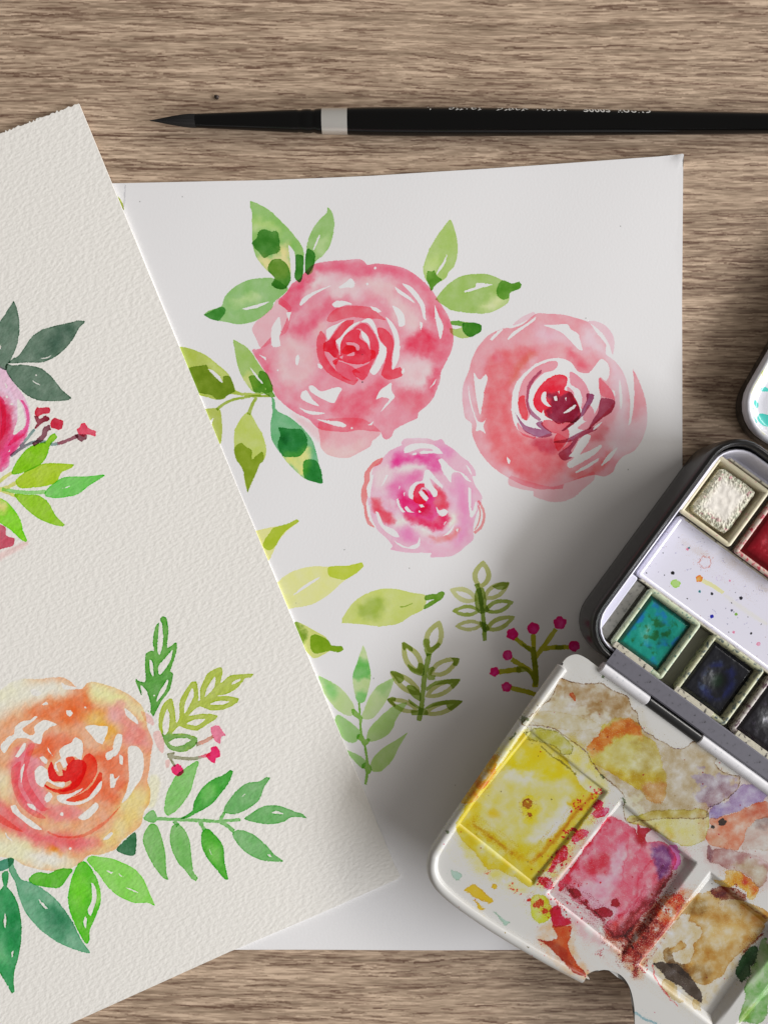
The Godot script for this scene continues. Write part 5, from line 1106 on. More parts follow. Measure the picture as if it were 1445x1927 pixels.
func paint_tray(cv: Canvas) -> void:
	var a := area(1045, 1000, 3.6125)
	cv.wash(a, ink(206, 200, 190)).add([1100, 180, 1300, 330, 1440, 420, 1445, 380, 1250, 220, 1130, 130]).add([850, 60, 960, 110, 1100, 180, 1060, 190, 900, 120]).lay(0.2, 2.4, 8.0, 1.5)
	cv.wash(a, ink(232, 210, 150)).add([985, 318, 1060, 350, 1145, 410, 1130, 425, 1050, 375, 980, 340]).lay(0.3)
	cv.wash(a, ink(222, 214, 196)).add([1145, 420, 1300, 530, 1440, 620, 1430, 640, 1280, 550, 1140, 440]).lay(0.2, 1.0, 4.0)
	cv.wash(a, ink(214, 130, 40)).dot(975, 320, 23).drop(975, 316, 10, ink(235, 170, 80), 4).lay(0.8)
	cv.wash(a, ink(165, 200, 110)).add([778, 355, 790, 332, 820, 326, 852, 350, 838, 376, 800, 380]).lay(0.9)
	cv.wash(a, ink(48, 48, 56)).dot(795, 283, 13).dot(1062, 422, 11).dot(1257, 453, 12).dot(1327, 693, 8).dot(468, 350, 7).dot(730, 146, 4).dot(615, 282, 4).dot(738, 297, 4).dot(893, 457, 4).dot(1192, 484, 4).dot(1304, 581, 4).dot(1394, 630, 4).dot(1220, 415, 3).dot(1174, 685, 4).lay(0.3)
	cv.wash(a, ink(120, 120, 128)).dot(1195, 537, 8).dot(1209, 548, 4).dot(1155, 523, 3).dot(700, 240, 3).lay(0.4)
	cv.wash(a, ink(28, 40, 150)).dot(1060, 577, 13).lay(0.3)
	cv.wash(a, ink(40, 130, 130)).dot(977, 408, 8).dot(905, 112, 7).lay(0.4)
	cv.wash(a, ink(150, 180, 110)).dot(1225, 563, 10).lay(0.7)
	cv.wash(a, ink(222, 160, 170)).dot(1376, 765, 14).dot(1208, 685, 9).dot(895, 120, 10).dot(1182, 335, 7).lay(0.8)
	cv.wash(a, ink(200, 150, 140)).dot(1015, 210, 42).hole(1015, 210, 37).lay(0.3, 2.0)
	cv.wash(a, ink(200, 190, 200)).dot(1108, 318, 20).hole(1108, 318, 16).lay(0.3, 0.6)
	for k in 240:
		cv.wash(a, [ink(120, 118, 130), ink(165, 140, 130), ink(150, 150, 160)][rng.randi() % 3]).dot(rng.randf_range(420, 1500), rng.randf_range(-80, 1000), rng.randf_range(1.0, 3.0)).lay(0.2, 0.8, 1.5)
	for k in 25:
		var x := rng.randf_range(560, 1400)
		var y := rng.randf_range(60, 700)
		cv.wash(a, ink(168, 165, 180)).line([x, y, x + rng.randf_range(5, 20), y + rng.randf_range(-8, 8), x + rng.randf_range(20, 40), y + rng.randf_range(-14, 24)], 3, 2).lay(0.2, 1.0, 1.5)


func paint_lid(cv: Canvas) -> void:
	var a := area(1380, 600, 7.708)
	cv.wash(a, ink(60, 190, 170)).add([340, 1195, 375, 1150, 400, 1170, 435, 1200, 437, 1250, 405, 1278, 385, 1240, 350, 1210]).add([325, 1265, 330, 1290, 305, 1318, 300, 1290]).add([295, 1405, 340, 1450, 370, 1468, 345, 1510, 322, 1490, 320, 1450]).add([402, 1445, 440, 1365, 490, 1350, 620, 1400, 600, 1540, 500, 1530, 440, 1495]).add([465, 1022, 475, 980, 540, 960, 600, 1020]).lay(0.8)
	cv.wash(a, ink(190, 200, 110)).add([395, 780, 430, 740, 420, 830]).lay(0.6, 1.4)
	cv.wash(a, ink(225, 225, 180)).add([240, 1080, 330, 900, 500, 640, 500, 700, 360, 900, 270, 1090]).add([330, 1560, 460, 1680, 440, 1690]).lay(0.3, 1.0, 6.0)


# ---------------------------------------------------------------- the table

func streaks(w: int, h: int, side: int, s: int, freq: float, octaves: int) -> PackedByteArray:
	var n := FastNoiseLite.new()
	n.seed = s
	n.noise_type = FastNoiseLite.TYPE_SIMPLEX_SMOOTH
	n.frequency = freq
	n.fractal_octaves = octaves
	var im := n.get_seamless_image(w, h)
	im.convert(Image.FORMAT_L8)
	im.resize(side, side, Image.INTERPOLATE_CUBIC)
	return im.get_data()


func build_table() -> void:
	var side := 1800
	var broad := streaks(50, 1200, side, 21, 0.05, 2)
	var mid := streaks(80, 1800, side, 22, 0.13, 1)
	var fine := streaks(170, 1800, side, 23, 0.3, 1)
	var bend := streaks(50, 160, side, 24, 0.03, 1)
	var dash := Image.create(side, side, false, Image.FORMAT_L8)
	dash.fill(Color(0.5, 0.5, 0.5))
	for k in 17000:
		var x := rng.randf_range(-80, side)
		var y := rng.randf_range(0, side)
		var length := rng.randf_range(24, 105) * (0.5 + rng.randf())
		var slope := rng.randfn(0.025, 0.04)
		var pale := rng.randf() < 0.42
		var wide := rng.randf_range(0.7, 2.0) if pale else rng.randf_range(0.7, 2.5)
		var tone := rng.randf_range(0.68, 1.0) if pale else rng.randf_range(0.0, 0.32)
		var steps := int(length / 5.0) + 1
		for j in steps:
			var t := float(j) / steps
			var th := maxi(1, roundi(wide * sin(PI * (0.12 + 0.85 * t))))
			dash.fill_rect(Rect2i(int(x + t * length), int(y + slope * t * length + 0.7 * sin(t * 3.0 + k)), 6, th), Color(tone, tone, tone))
	var soft: Image = dash.duplicate()
	soft.resize(side / 2, side / 2, Image.INTERPOLATE_BILINEAR)
	soft.resize(side, side, Image.INTERPOLATE_CUBIC)
	var marks := soft.get_data()
	var out := PackedByteArray()
	out.resize(side * side * 3)
	var relief := PackedByteArray()
	relief.resize(side * side)
	for y in side:
		for x in side:
			var i := y * side + x
			var yy := y + int((bend[i] - 128) * 0.06)
			var j := (yy + side if yy < 0 else (yy - side if yy >= side else yy)) * side + x
			var a := (broad[j] - 128) * 0.0032 + (mid[j] - 128) * 0.0040 + (fine[j] - 128) * 0.0040
			var g := (marks[j] - 128) * 0.0078
			var light := clampf(0.55 + a * 0.5 + maxf(0.0, g) * 0.52, 0.0, 1.0)
			var r0 := 122.0 + 90.0 * light
			var g0 := 102.0 + 85.0 * light
			var b0 := 84.0 + 78.0 * light
			g = clampf(-g * (0.92 - a * 0.7), 0.0, 0.92)
			out[i * 3] = int(r0 + (102.0 - r0) * g)
			out[i * 3 + 1] = int(g0 + (76.0 - g0) * g)
			out[i * 3 + 2] = int(b0 + (62.0 - b0) * g)
			relief[i] = int(clampf(150.0 + a * 70.0 - g * 120.0, 0.0, 255.0))
	var m := plain(Color.WHITE, 0.52)
	m.albedo_texture = ImageTexture.create_from_image(Image.create_from_data(side, side, false, Image.FORMAT_RGB8, out))
	m.heightmap_enabled = true
	m.heightmap_texture = ImageTexture.create_from_image(Image.create_from_data(side, side, false, Image.FORMAT_L8, relief))
	m.heightmap_scale = 0.003
	m.metallic_specular = 0.4
	var half := 0.45
	var line := PackedVector2Array([Vector2(-half, -half), Vector2(half, -half), Vector2(half, half), Vector2(-half, half)])
	var top := obj("table_top", plate(line, 0.1, func(_p): return 0.0, 0.025, Transform2D(Vector2(1.0 / 0.27, 0), Vector2(0, 1.0 / 0.27), Vector2(0.5, 0.53))), m)
	top.set_meta("kind", "structure")
	top.set_meta("label", "beige brown wood grain table top under everything")
	top.set_meta("category", "table")


# ---------------------------------------------------------------- the two sheets

func tooth(w: int, h: int, s: int, freq: float, stretch: float, octaves: int) -> ImageTexture:
	var n := FastNoiseLite.new()
	n.seed = s
	n.noise_type = FastNoiseLite.TYPE_SIMPLEX_SMOOTH
	n.frequency = freq
	n.fractal_octaves = octaves
	n.fractal_gain = 0.55
	var im := n.get_image(int(w / stretch), h)
	im.convert(Image.FORMAT_L8)
	im.resize(w, h, Image.INTERPOLATE_CUBIC)
	return ImageTexture.create_from_image(im)


func paper(cv: Canvas, relief: Texture2D, deep: float) -> StandardMaterial3D:
	var m := plain(Color.WHITE, 0.88)
	m.albedo_texture = cv.texture()
	m.heightmap_enabled = true
	m.heightmap_texture = relief
	m.heightmap_scale = deep
	m.metallic_specular = 0.3
	m.texture_repeat = false
	return m


func build_back_sheet() -> void:
	var k := 1.27
	var corner := Vector2(140, 285)
	var w := 1460
	var h := 1918
	var cv := canvas(w, h, hue(232, 231, 232), Transform2D(Vector2(k, 0), Vector2(0, k), -corner * k))
	paint_back(cv)
	var line := PackedVector2Array()
	for p in [[148, 347.5], [208, 346.5], [330, 344.5], [500, 341], [700, 333], [900, 321], [1100, 307.5], [1268, 296.2], [1279, 295.3], [1281, 297.5], [1281.3, 700], [1281, 1200], [1281, 1786], [700, 1785], [150, 1784]]:
		line.append(on_plan(Vector2(p[0], p[1])))
	var to_uv := Transform2D(Vector2(1.0 / UNIT, 0), Vector2(0, 1.0 / UNIT), MID)
	to_uv = Transform2D(Vector2(k / w, 0), Vector2(0, k / h), -corner * Vector2(k / w, k / h)) * to_uv
	var lifted := on_plan(Vector2(1281, 295))
	var high := func(p: Vector2) -> float:
		var c := p.distance_to(lifted)
		return 0.00062 + 0.00018 * sin(p.x * 74.0 + 1.0) * sin(p.y * 61.0 + p.x * 30.0) + 0.0007 * exp(-c * c / (2.0 * 0.0016 * 0.0016)) + 0.0006 * smoothstep(-0.06, -0.1, p.y) * smoothstep(0.0, 0.07, p.x)
	var o := obj("painted_sheet", plate(line, 0.002, high, 0.0005, to_uv), paper(cv, tooth(w / 2, h / 2, 31, 0.3, 1.0, 3), 0.0017))
	tag(o, "smooth white sheet with two red roses and a pink rose, lying underneath", "watercolour painting")


func build_front_sheet() -> void:
	var k := 1.16
	var turn := atan2(600.0, 1448.0)
	var start := Vector2(150, 197)
	var w := 1260
	var h := 1930
	var place := Transform2D(turn, Vector2.ZERO).translated_local(-start).scaled(Vector2(k, k)).translated(Vector2(1235, 40))
	var cv := canvas(w, h, hue(237, 234, 228), place)
	paint_front(cv)
	var unit := UNIT * 0.995
	var line := PackedVector2Array()
	var tips := [Vector2(150, 196), Vector2(300, 561), Vector2(450, 924), Vector2(600, 1284), Vector2(744, 1632), Vector2(753, 1647), Vector2(748, 1653), Vector2(600, 1719), Vector2(430, 1791), Vector2(130, 1927), Vector2(-218, 2082), Vector2(-850, 552)]
	for p in tips:
		line.append((p - MID) * unit)
	var a: Vector2 = tips[tips.size() - 1]
	var steps := 420
	for j in range(1, steps):   # the torn, feathery top edge
		var t := float(j) / steps
		var p := a.lerp(tips[0], t)
		var rag := 1.6 * sin(j * 1.7 + 2.0 * sin(j * 0.31)) + rng.randf_range(-2.2, 2.2)
		rag *= smoothstep(1.0, 0.985, t)
		line.append((p + Vector2(0.33, 0.94) * (rag + 3.0 * sin(PI * t * 3.0)) - MID) * unit)
	var to_uv := Transform2D(Vector2(1.0 / w, 0), Vector2(0, 1.0 / h), Vector2.ZERO) * place * Transform2D(Vector2(1.0 / unit, 0), Vector2(0, 1.0 / unit), MID)
	var high := func(p: Vector2) -> float:
		return 0.00115 + 0.0002 * sin(p.x * 31.0 + p.y * 23.0)
	var o := obj("painted_sheet", plate(line, 0.0025, high, 0.0006, to_uv), paper(cv, tooth(w, h, 32, 0.1, 1.7, 4), 0.0085))
	tag(o, "rough cream sheet with torn top edge and an orange rose, lying on top", "watercolour painting")


# ---------------------------------------------------------------- the brush

func build_brush() -> void:
	var t := thing("paint_brush", "long black round paint brush with silver band lying above the sheets", "paint brush", Vector3((283.0 - MID.x) * UNIT * 0.983, 0.0035, (227.0 - MID.y) * UNIT * 0.983), deg_to_rad(-0.26))
	var hair := []
	for p in [[0, 0.02], [1.2, 0.2], [3, 0.52], [6, 1.05], [8.5, 1.42], [10.5, 1.6], [12.4, 1.62]]:
		hair.append(Vector2(p[0], p[1]) * MM)
	var hm := plain(Color(0.012, 0.011, 0.011).linear_to_srgb(), 0.6)
	hm.rim_enabled = true
	hm.rim = 0.06
	obj("bristles", lathe(hair, 36), hm, t)
	var lines := begin()
	for k in 60:   # single hairs standing a little proud of the tuft
		var ang := rng.randf() * TAU
		var path := PackedVector3Array()
		for p in hair:
			var r: float = p.y + 0.00003
			path.append(Vector3(p.x, r * cos(ang + p.x * 8.0), r * sin(ang + p.x * 8.0)))
		lines.append_from(rod(path, 0.000045, 4), 0, Transform3D())
	obj("hairs", lines.commit(), hm, t).set_meta("kind", "stuff")
	var gloss := plain(Color(0.003, 0.003, 0.003).linear_to_srgb(), 0.09)
	gloss.metallic_specular = 0.34
	var ferrule := []
	for p in [[11.9, 1.5], [12.0, 1.68], [12.4, 1.7], [24, 2.16], [36, 2.66], [38.2, 2.74], [38.7, 2.62], [39.4, 2.62], [39.9, 2.78], [40.9, 2.86], [41.8, 2.84], [42.2, 2.68], [42.8, 2.7], [43.2, 2.9], [44.0, 2.98], [44.8, 2.98]]:
		ferrule.append(Vector2(p[0], p[1]) * MM)
	obj("ferrule", lathe(ferrule, 48), gloss, t)
	var band := []
	for p in [[44.8, 2.9], [44.82, 3.08], [48, 3.12], [51.4, 3.16], [51.5, 3.0]]:
		band.append(Vector2(p[0], p[1]) * MM)
	obj("silver_band", lathe(band, 48), plain(Color(0.66, 0.64, 0.6).linear_to_srgb(), 0.34, 0.6), t)
	var handle := []
	for p in [[51.5, 3.0], [51.52, 3.2], [56, 3.34], [62, 3.42], [68, 3.45], [78, 3.42], [92, 3.3], [110, 3.12], [130, 2.88], [150, 2.64], [175, 2.3], [200, 1.9], [222, 1.5], [228, 1.2], [230, 0.6], [230.3, 0.0]]:
		handle.append(Vector2(p[0], p[1]) * MM)
	var h := obj("handle", lathe(handle, 64), gloss, t)
	var silver := plain(Color(0.72, 0.72, 0.7).linear_to_srgb(), 0.45, 0.1)
	var script_font := FontVariation.new()
	var serif := SystemFont.new()
	serif.font_names = PackedStringArray(["Droid Serif"])
	script_font.base_font = serif
	script_font.variation_transform = Transform2D(Vector2(1, 0), Vector2(0.42, 1), Vector2.ZERO)
	var sans := SystemFont.new()
	sans.font_names = PackedStringArray(["Droid Sans"])
	sans.font_weight = 700
	for piece in [["V", 71.8, script_font, 2.6, 0.0], ["Silver", 77.6, script_font, 3.1, 8.8], ["Black", 89.8, script_font, 3.1, 8.2], ["Velvet", 99.4, script_font, 3.1, 8.4], ["3000S", 112.2, sans, 2.2, 6.9], ["ROUND", 121.0, sans, 2.2, 8.6]]:
		lettering(piece[0], piece[1], piece[2], piece[3], piece[4], handle, silver, h)


func lettering(words: String, from: float, font: Font, tall: float, long: float, profile: Array, mat: Material, parent: Node) -> void:
	var text := TextMesh.new()   # printed round the handle: each corner of the letters is laid on its surface
	text.text = words
	text.font = font
	text.font_size = 48
	text.pixel_size = 1.0 / 48.0
	text.depth = 0.0
	text.curve_step = 2.0
	text.horizontal_alignment = HORIZONTAL_ALIGNMENT_LEFT
	var arrays := text.get_mesh_arrays()
	var points: PackedVector3Array = arrays[Mesh.ARRAY_VERTEX]
	var index: PackedInt32Array = arrays[Mesh.ARRAY_INDEX] if arrays[Mesh.ARRAY_INDEX] != null else PackedInt32Array(range(points.size()))
	var lo := Vector2(1e9, 1e9)
	var hi := Vector2(-1e9, -1e9)
	for p in points:
		lo = lo.min(Vector2(p.x, p.y))
		hi = hi.max(Vector2(p.x, p.y))
	var sx := long / maxf(0.01, hi.x - lo.x) if long > 0.0 else tall / maxf(0.01, hi.y - lo.y)
	var st := begin()
	for k in range(0, index.size(), 3):
		var v := []
		for j in 3:
			var p := points[index[k + j]]
			var x := (from + (p.x - lo.x) * sx) * MM
			var r := 0.003
			for i in profile.size() - 1:
				if x >= profile[i].x and x <= profile[i + 1].x:
					r = lerpf(profile[i].y, profile[i + 1].y, (x - profile[i].x) / (profile[i + 1].x - profile[i].x))
			r += 0.000025
			var phi := deg_to_rad(-25.0) - (p.y - lo.y) / (hi.y - lo.y) * tall * MM / r
			var n := Vector3(0, cos(phi), sin(phi))
			v.append([Vector3(x, 0, 0) + n * r, n, Vector2.ZERO])
		tri(st, v)
	obj("lettering", done(st), mat, parent)


# ---------------------------------------------------------------- the paint tin

const TIN_AT := Vector3(0.047093, 0.0, 0.030503)
const TIN_TURN := -36.2


func scaled_profile(a: Array) -> Array:
	var out := []
	for p in a:
		out.append([p[0] * MM, p[1] * MM])
	return out


func enamel(c: Color, rough := 0.28) -> StandardMaterial3D:
	var m := plain(c, rough)
	m.clearcoat_enabled = true
	m.clearcoat = 0.25
	m.clearcoat_roughness = 0.15
	return m


func put(called: String, mesh: Mesh, mat: Material, parent: Node, u: float, y: float, v: float, turn := 0.0) -> MeshInstance3D:
	var o := obj(called, mesh, mat, parent)
	o.position = Vector3(u, y, v) * MM
	o.rotation.y = deg_to_rad(turn)
	return o


func build_box() -> void:
	var tin := thing("paint_tin", "open black tin paint box with white inside and stained mixing palette folded out", "paint box", TIN_AT, deg_to_rad(TIN_TURN))
	var black := enamel(Color(0.012, 0.012, 0.013).linear_to_srgb(), 0.3)
	var white := enamel(hue(222, 221, 234), 0.3)
	put("outer_shell", loft(0.125, 0.065, 0.0095, scaled_profile([[3, 0.05], [1.2, 0.3], [0.35, 1.6], [0.1, 5], [0, 12.6], [0.15, 14.0], [0.55, 14.75], [1.1, 15], [1.6, 14.7], [1.85, 14.0], [1.95, 4.6]]), true), black, tin, 62.5, 0, -32.5)
	put("inner_tray", loft(0.1206, 0.0606, 0.0078, scaled_profile([[0, 12.2], [0.05, 12.9], [0.35, 13.2], [0.7, 12.9], [0.8, 12.2], [1.4, 5.6]]), true, false), white, tin, 62.5, 0, -32.5)

	var size := Vector2(1000, 620)
	var cv := canvas(1000, 620, hue(224, 222, 236), Transform2D(deg_to_rad(TIN_TURN), Vector2.ZERO).translated_local(-Vector2(1071.2, 1189.3)).scaled(Vector2.ONE * 8.0 / 7.404).translated(Vector2(0, 560)))
	paint_tray(cv)
	var spotted := enamel(Color.WHITE, 0.3)
	spotted.albedo_texture = cv.texture()
	spotted.texture_repeat = false
	var mid := Vector2(63.2, -31.2)
	var to_uv := Transform2D(Vector2(8000.0 / size.x, 0), Vector2(0, 8000.0 / size.y), (mid * 8.0 + Vector2(0, 560)) / size)
	put("centre_platform", loft(0.1165, 0.0192, 0.0012, scaled_profile([[0.3, 5.65], [0.1, 6.2], [0, 8.3], [0.15, 8.75], [0.5, 8.95], [0.9, 8.8], [1.2, 8.65]]), true, true, to_uv), spotted, tin, mid.x, 0, mid.y)

	var steel := plain(Color(0.34, 0.33, 0.30).linear_to_srgb(), 0.45, 0.35)
	var worn := stained(Color(0.62, 0.58, 0.46), Color(0.10, 0.09, 0.08), 41)
	put("row_floor", block(0.114, 0.0005, 0.0175), steel, tin, 62, 5.75, -12.3)
	put("row_floor", block(0.114, 0.0005, 0.0175), steel, tin, 62, 5.75, -49.4)
	for r in [[-21.35, 9.2, 0.5], [-3.15, 10.6, 0.7], [-40.4, 9.0, 0.5], [-59.3, 9.6, 0.6]]:
		put("retaining_rail", block(0.112, (r[1] - 5.7) * MM, r[2] * MM, 0.0001), worn, tin, 62.6, 5.72, r[0])
	for k in 3:   # tongues bent over the near rim of the pans
		put("rail_tongue", block(0.0115, 0.0005, 0.0017, 0.00012), worn, tin, 15.8 + 18.9 * k, 10.75, -4.2)
		put("rail_tongue", block(0.0105, 0.0005, 0.0014, 0.00012), worn, tin, 26.0 + 18.9 * k, 9.9, -58.9)
	put("end_ledge", block(0.0034, 0.0018, 0.0172, 0.0003), enamel(hue(214, 213, 228), 0.3), tin, 3.9, 8.2, -12.6)
	put("row_stop", block(0.0033, 0.0004, 0.0166, 0.0001), stained(Color(0.5, 0.49, 0.44), Color(0.3, 0.3, 0.27), 42), tin, 7.2, 7.8, -12.4)
	put("end_ledge", block(0.0022, 0.0024, 0.017, 0.0003), enamel(hue(224, 222, 234), 0.3), tin, 2.95, 8.4, -49.6)
	# the sloping flange behind the hinge
	var flange := begin()
	var prof := [Vector2(-3.5, 10.9), Vector2(-3.45, 14.9), Vector2(-3.1, 15.25), Vector2(0.6, 15.15), Vector2(0.95, 14.8), Vector2(1.0, 12.0)]
	for i in prof.size() - 1:
		var p0: Vector2 = prof[i] * MM
		var p1: Vector2 = prof[i + 1] * MM
		var n := Vector3(0, p1.x - p0.x, -(p1.y - p0.y)).normalized()
		var x0 := 0.0098
		var x1 := 0.1175
		var q := [[Vector3(x0, p0.y, p0.x), n, Vector2.ZERO], [Vector3(x1, p0.y, p0.x), n, Vector2.ZERO], [Vector3(x1, p1.y, p1.x), n, Vector2.ZERO], [Vector3(x0, p1.y, p1.x), n, Vector2.ZERO]]
		tri(flange, [q[0], q[1], q[2]])
		tri(flange, [q[0], q[2], q[3]])
	obj("hinge_flange", done(flange), stained(Color(0.16, 0.155, 0.185), Color(0.03, 0.03, 0.035), 43, 0.86), tin)
	for s in [[9.9, 23.9, true], [23.95, 39.7, false], [39.75, 85.0, true], [85.05, 101.0, false], [101.05, 115.0, true]]:
		var long: float = (s[1] - s[0]) * MM
		var r := 0.00155 if s[2] else 0.0014
		var k := put("hinge_knuckle", lathe([Vector2(0, 0), Vector2(0, r * 0.86), Vector2(0.0002, r), Vector2(long - 0.0002, r), Vector2(long, r * 0.86), Vector2(long, 0)], 28), stained(Color(0.74, 0.73, 0.76), Color(0.12, 0.2, 0.22), 44, 0.9) if s[2] else black, tin, s[0], 13.7, 2.4)
		k.rotation.z = 0.0
	build_palette(tin)
	build_lid(tin, black)
	build_pans()


func stained(c: Color, dirt: Color, s: int, share := 0.72) -> StandardMaterial3D:   # enamel or plastic with specks and smears of old paint
	var n := FastNoiseLite.new()
	n.seed = s
	n.frequency = 0.035
	n.fractal_octaves = 4
	var ramp := Gradient.new()
	ramp.offsets = PackedFloat32Array([0.0, share - 0.14, share, share + 0.06])
	ramp.colors = PackedColorArray([c.linear_to_srgb(), (c * 0.92).linear_to_srgb(), c.lerp(dirt, 0.35).linear_to_srgb(), dirt.linear_to_srgb()])
	var t := NoiseTexture2D.new()
	t.width = 256
	t.height = 256
	t.seamless = true
	t.noise = n
	t.color_ramp = ramp
	var m := plain(Color.WHITE, 0.38)
	m.albedo_texture = t
	m.uv1_triplanar = true
	m.uv1_scale = Vector3.ONE * 60.0
	return m


func well(p: Vector2, u0: float, u1: float, v0: float, v1: float) -> float:
	var a := clampf((p.x - u0) / 3.4, 0.0, 1.0)
	var b := clampf((u1 - p.x) / 2.2, 0.0, 1.0)
	var c := clampf((p.y - v0) / 2.2, 0.0, 1.0)
	var d := clampf((v1 - p.y) / 3.2, 0.0, 1.0)
	a = lerpf(a, smoothstep(0.0, 1.0, a), 0.7)
	b = lerpf(b, smoothstep(0.0, 1.0, b), 0.7)
	c = lerpf(c, smoothstep(0.0, 1.0, c), 0.7)
	d = lerpf(d, smoothstep(0.0, 1.0, d), 0.7)
	return 2.7 * minf(minf(a, b), minf(c, d))


func build_palette(tin: Node3D) -> void:
	var size := Vector2(1060, 790)
	# the drawing of the stains is laid on the palette in its own millimetres, ten pixels each
	var place := Transform2D(deg_to_rad(TIN_TURN), Vector2.ZERO).translated_local(-Vector2(1081.7, 1196.1)).scaled(Vector2.ONE * 10.0 / 7.627).translated(Vector2(20, -10))
	var cv := canvas(1060, 790, hue(200, 199, 196), place)
	paint_palette(cv)
	var m := plain(Color.WHITE, 0.36)
	m.albedo_texture = cv.texture()
	m.texture_repeat = false
	var line := smooth_line([8.5, 2.9, 5.4, 2.9, 3.1, 3.5, 1.75, 5.2, 1.5, 7.2, 1.9, 8.4, 2.0, 20, 2.4, 35.4, 3.3, 62.0, 4.2, 65.0, 6.2, 67.8, 9.5, 69.4, 14.7, 70.0, 30.7, 69.5, 51.5, 66.8, 51.8, 65.8, 52.9, 63.8, 55.3, 61.9, 58.7, 61.0, 62.3, 62.2, 65.9, 65.3, 68.5, 68.6, 70.5, 70.8, 76, 71.4, 90, 71.2, 98, 70.5, 101.5, 67, 102.0, 40, 102.0, 8, 101.0, 2.9, 80, 2.8, 40, 2.8, 20, 2.8], true, 4)
	for i in line.size():
		line[i] *= MM
	var high := func(q: Vector2) -> float:
		var p := (q / MM).rotated(deg_to_rad(-2.5))
		var deep := well(p, 5.8, 30.4, 25.0, 54.8) + well(p, 34.1, 58.9, 24.8, 54.6) + well(p, 62.5, 87.2, 24.6, 54.4) + well(p, 91.0, 108.0, 24.4, 54.2)
		return -deep * MM
	var s := Vector2(10000.0, 10000.0) / size
	var to_uv := Transform2D(Vector2(s.x, 0), Vector2(0, s.y), Vector2(20, -10) / size)
	var pal := put("mixing_palette", plate(line, 0.0006, high, 0.0005, to_uv), m, tin, 0, 14.2, 0)
	var rim := smooth_line([2.1, 8.2, 2.2, 20, 2.6, 35.4, 3.0, 50, 3.5, 62.0, 4.2, 65.0, 6.1, 67.7, 9.4, 69.4, 14.7, 70.0, 23, 69.9, 30.7, 69.4, 42, 68.2, 51.4, 66.8], false, 5)
	var path := PackedVector3Array()
	for p in rim:
		path.append(Vector3(p.x, 0.0, p.y) * MM)
	obj("rolled_rim", rod(path, 0.0014, 20, to_uv), m, pal)


func build_lid(tin: Node3D, black: Material) -> void:
	var w := 0.127
	var d := 0.064
	var lid := put("lid", loft(w, d, 0.0105, scaled_profile([[3, -7.9], [1.0, -7.5], [0.3, -6.4], [0.05, -3.2], [0.1, -1.9], [0.5, -1.6]]), false, true), black, tin, 0, 8.0, 0, 6.0)
	lid.position = Vector3(1.2, 8.0, -68.0) * MM - lid.basis * Vector3(-w * 0.5, 0, d * 0.5)
	# its drawing starts at the near left corner, sixteen pixels to a millimetre
	var cv := canvas(400, 400, hue(214, 214, 222), Transform2D(deg_to_rad(-30.2), Vector2.ZERO).translated_local(-Vector2(1373.6, 788.8)).scaled(Vector2.ONE * 16.0 / 7.38).translated(Vector2(20, 330)))
	paint_lid(cv)
	var m := enamel(Color.WHITE, 0.3)
	m.albedo_texture = cv.texture()
	m.texture_repeat = false
	var to_uv := Transform2D(Vector2(40, 0), Vector2(0, 40), (Vector2(w * 0.5, -d * 0.5) / MM * 16.0 + Vector2(20, 330)) / 400.0)
	obj("liner", loft(w + 0.0002, d + 0.0002, 0.0105, scaled_profile([[0.1, -2.1], [0.0, -0.9], [0.3, -0.25], [0.8, 0.0], [1.4, -0.1], [2.2, -0.9], [3.6, -2.6], [4.6, -3.0], [6, -3.05]]), true, false, to_uv), m, lid)


func cake_colour(kind: String, x: float, y: float, a: float, b: float, c: float) -> Color:
	var edge := maxf(absf(x), absf(y))
	match kind:
		"teal":
			var o := hue(8, 138, 122).lerp(hue(6, 96, 50), smoothstep(0.45, 0.7, a + 0.35 * (0.4 - Vector2(x - 0.05, y + 0.05).length())))
			o = o.lerp(hue(8, 110, 172), smoothstep(0.46, 0.72, b) * smoothstep(0.2, 0.75, edge))
			o = o.lerp(hue(8, 70, 62), smoothstep(0.8, 0.98, edge))
			return o.lerp(hue(30, 165, 145), 0.3 * smoothstep(0.62, 0.8, c))
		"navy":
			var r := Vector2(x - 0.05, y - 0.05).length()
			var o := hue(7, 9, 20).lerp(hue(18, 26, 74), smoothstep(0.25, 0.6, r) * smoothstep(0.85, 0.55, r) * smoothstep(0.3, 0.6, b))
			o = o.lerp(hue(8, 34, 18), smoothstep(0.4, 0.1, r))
			return o.lerp(hue(70, 88, 112), 0.6 * smoothstep(0.52, 0.78, a) * smoothstep(0.3, 0.55, r) * smoothstep(0.88, 0.6, r) * (0.4 + 0.6 * smoothstep(0.2, -0.4, x)))  # pale patches: reflections off the glossy bumps, painted into the colour
		"violet":
			return hue(14, 10, 20).lerp(hue(92, 84, 102), 0.6 * smoothstep(0.55, 0.75, a) * smoothstep(0.9, 0.5, edge) * smoothstep(0.4, 0.7, c + 0.2))
		"red":
			var o := hue(132, 6, 24).lerp(hue(96, 3, 14), smoothstep(0.55, 0.95, edge))
			return o.lerp(hue(205, 90, 92), 0.5 * smoothstep(0.54, 0.74, a) * smoothstep(0.85, 0.4, edge))
	var w := hue(236, 230, 220).lerp(hue(206, 202, 178), smoothstep(0.45, 0.9, edge) * (0.5 + 0.5 * b))
	w = w.lerp(hue(150, 160, 138), 0.5 * smoothstep(0.5, 0.7, a) * smoothstep(0.5, 0.9, edge))
	return w.lerp(hue(214, 130, 150), 0.55 * smoothstep(0.66, 0.74, b) * smoothstep(0.55, 0.8, edge))


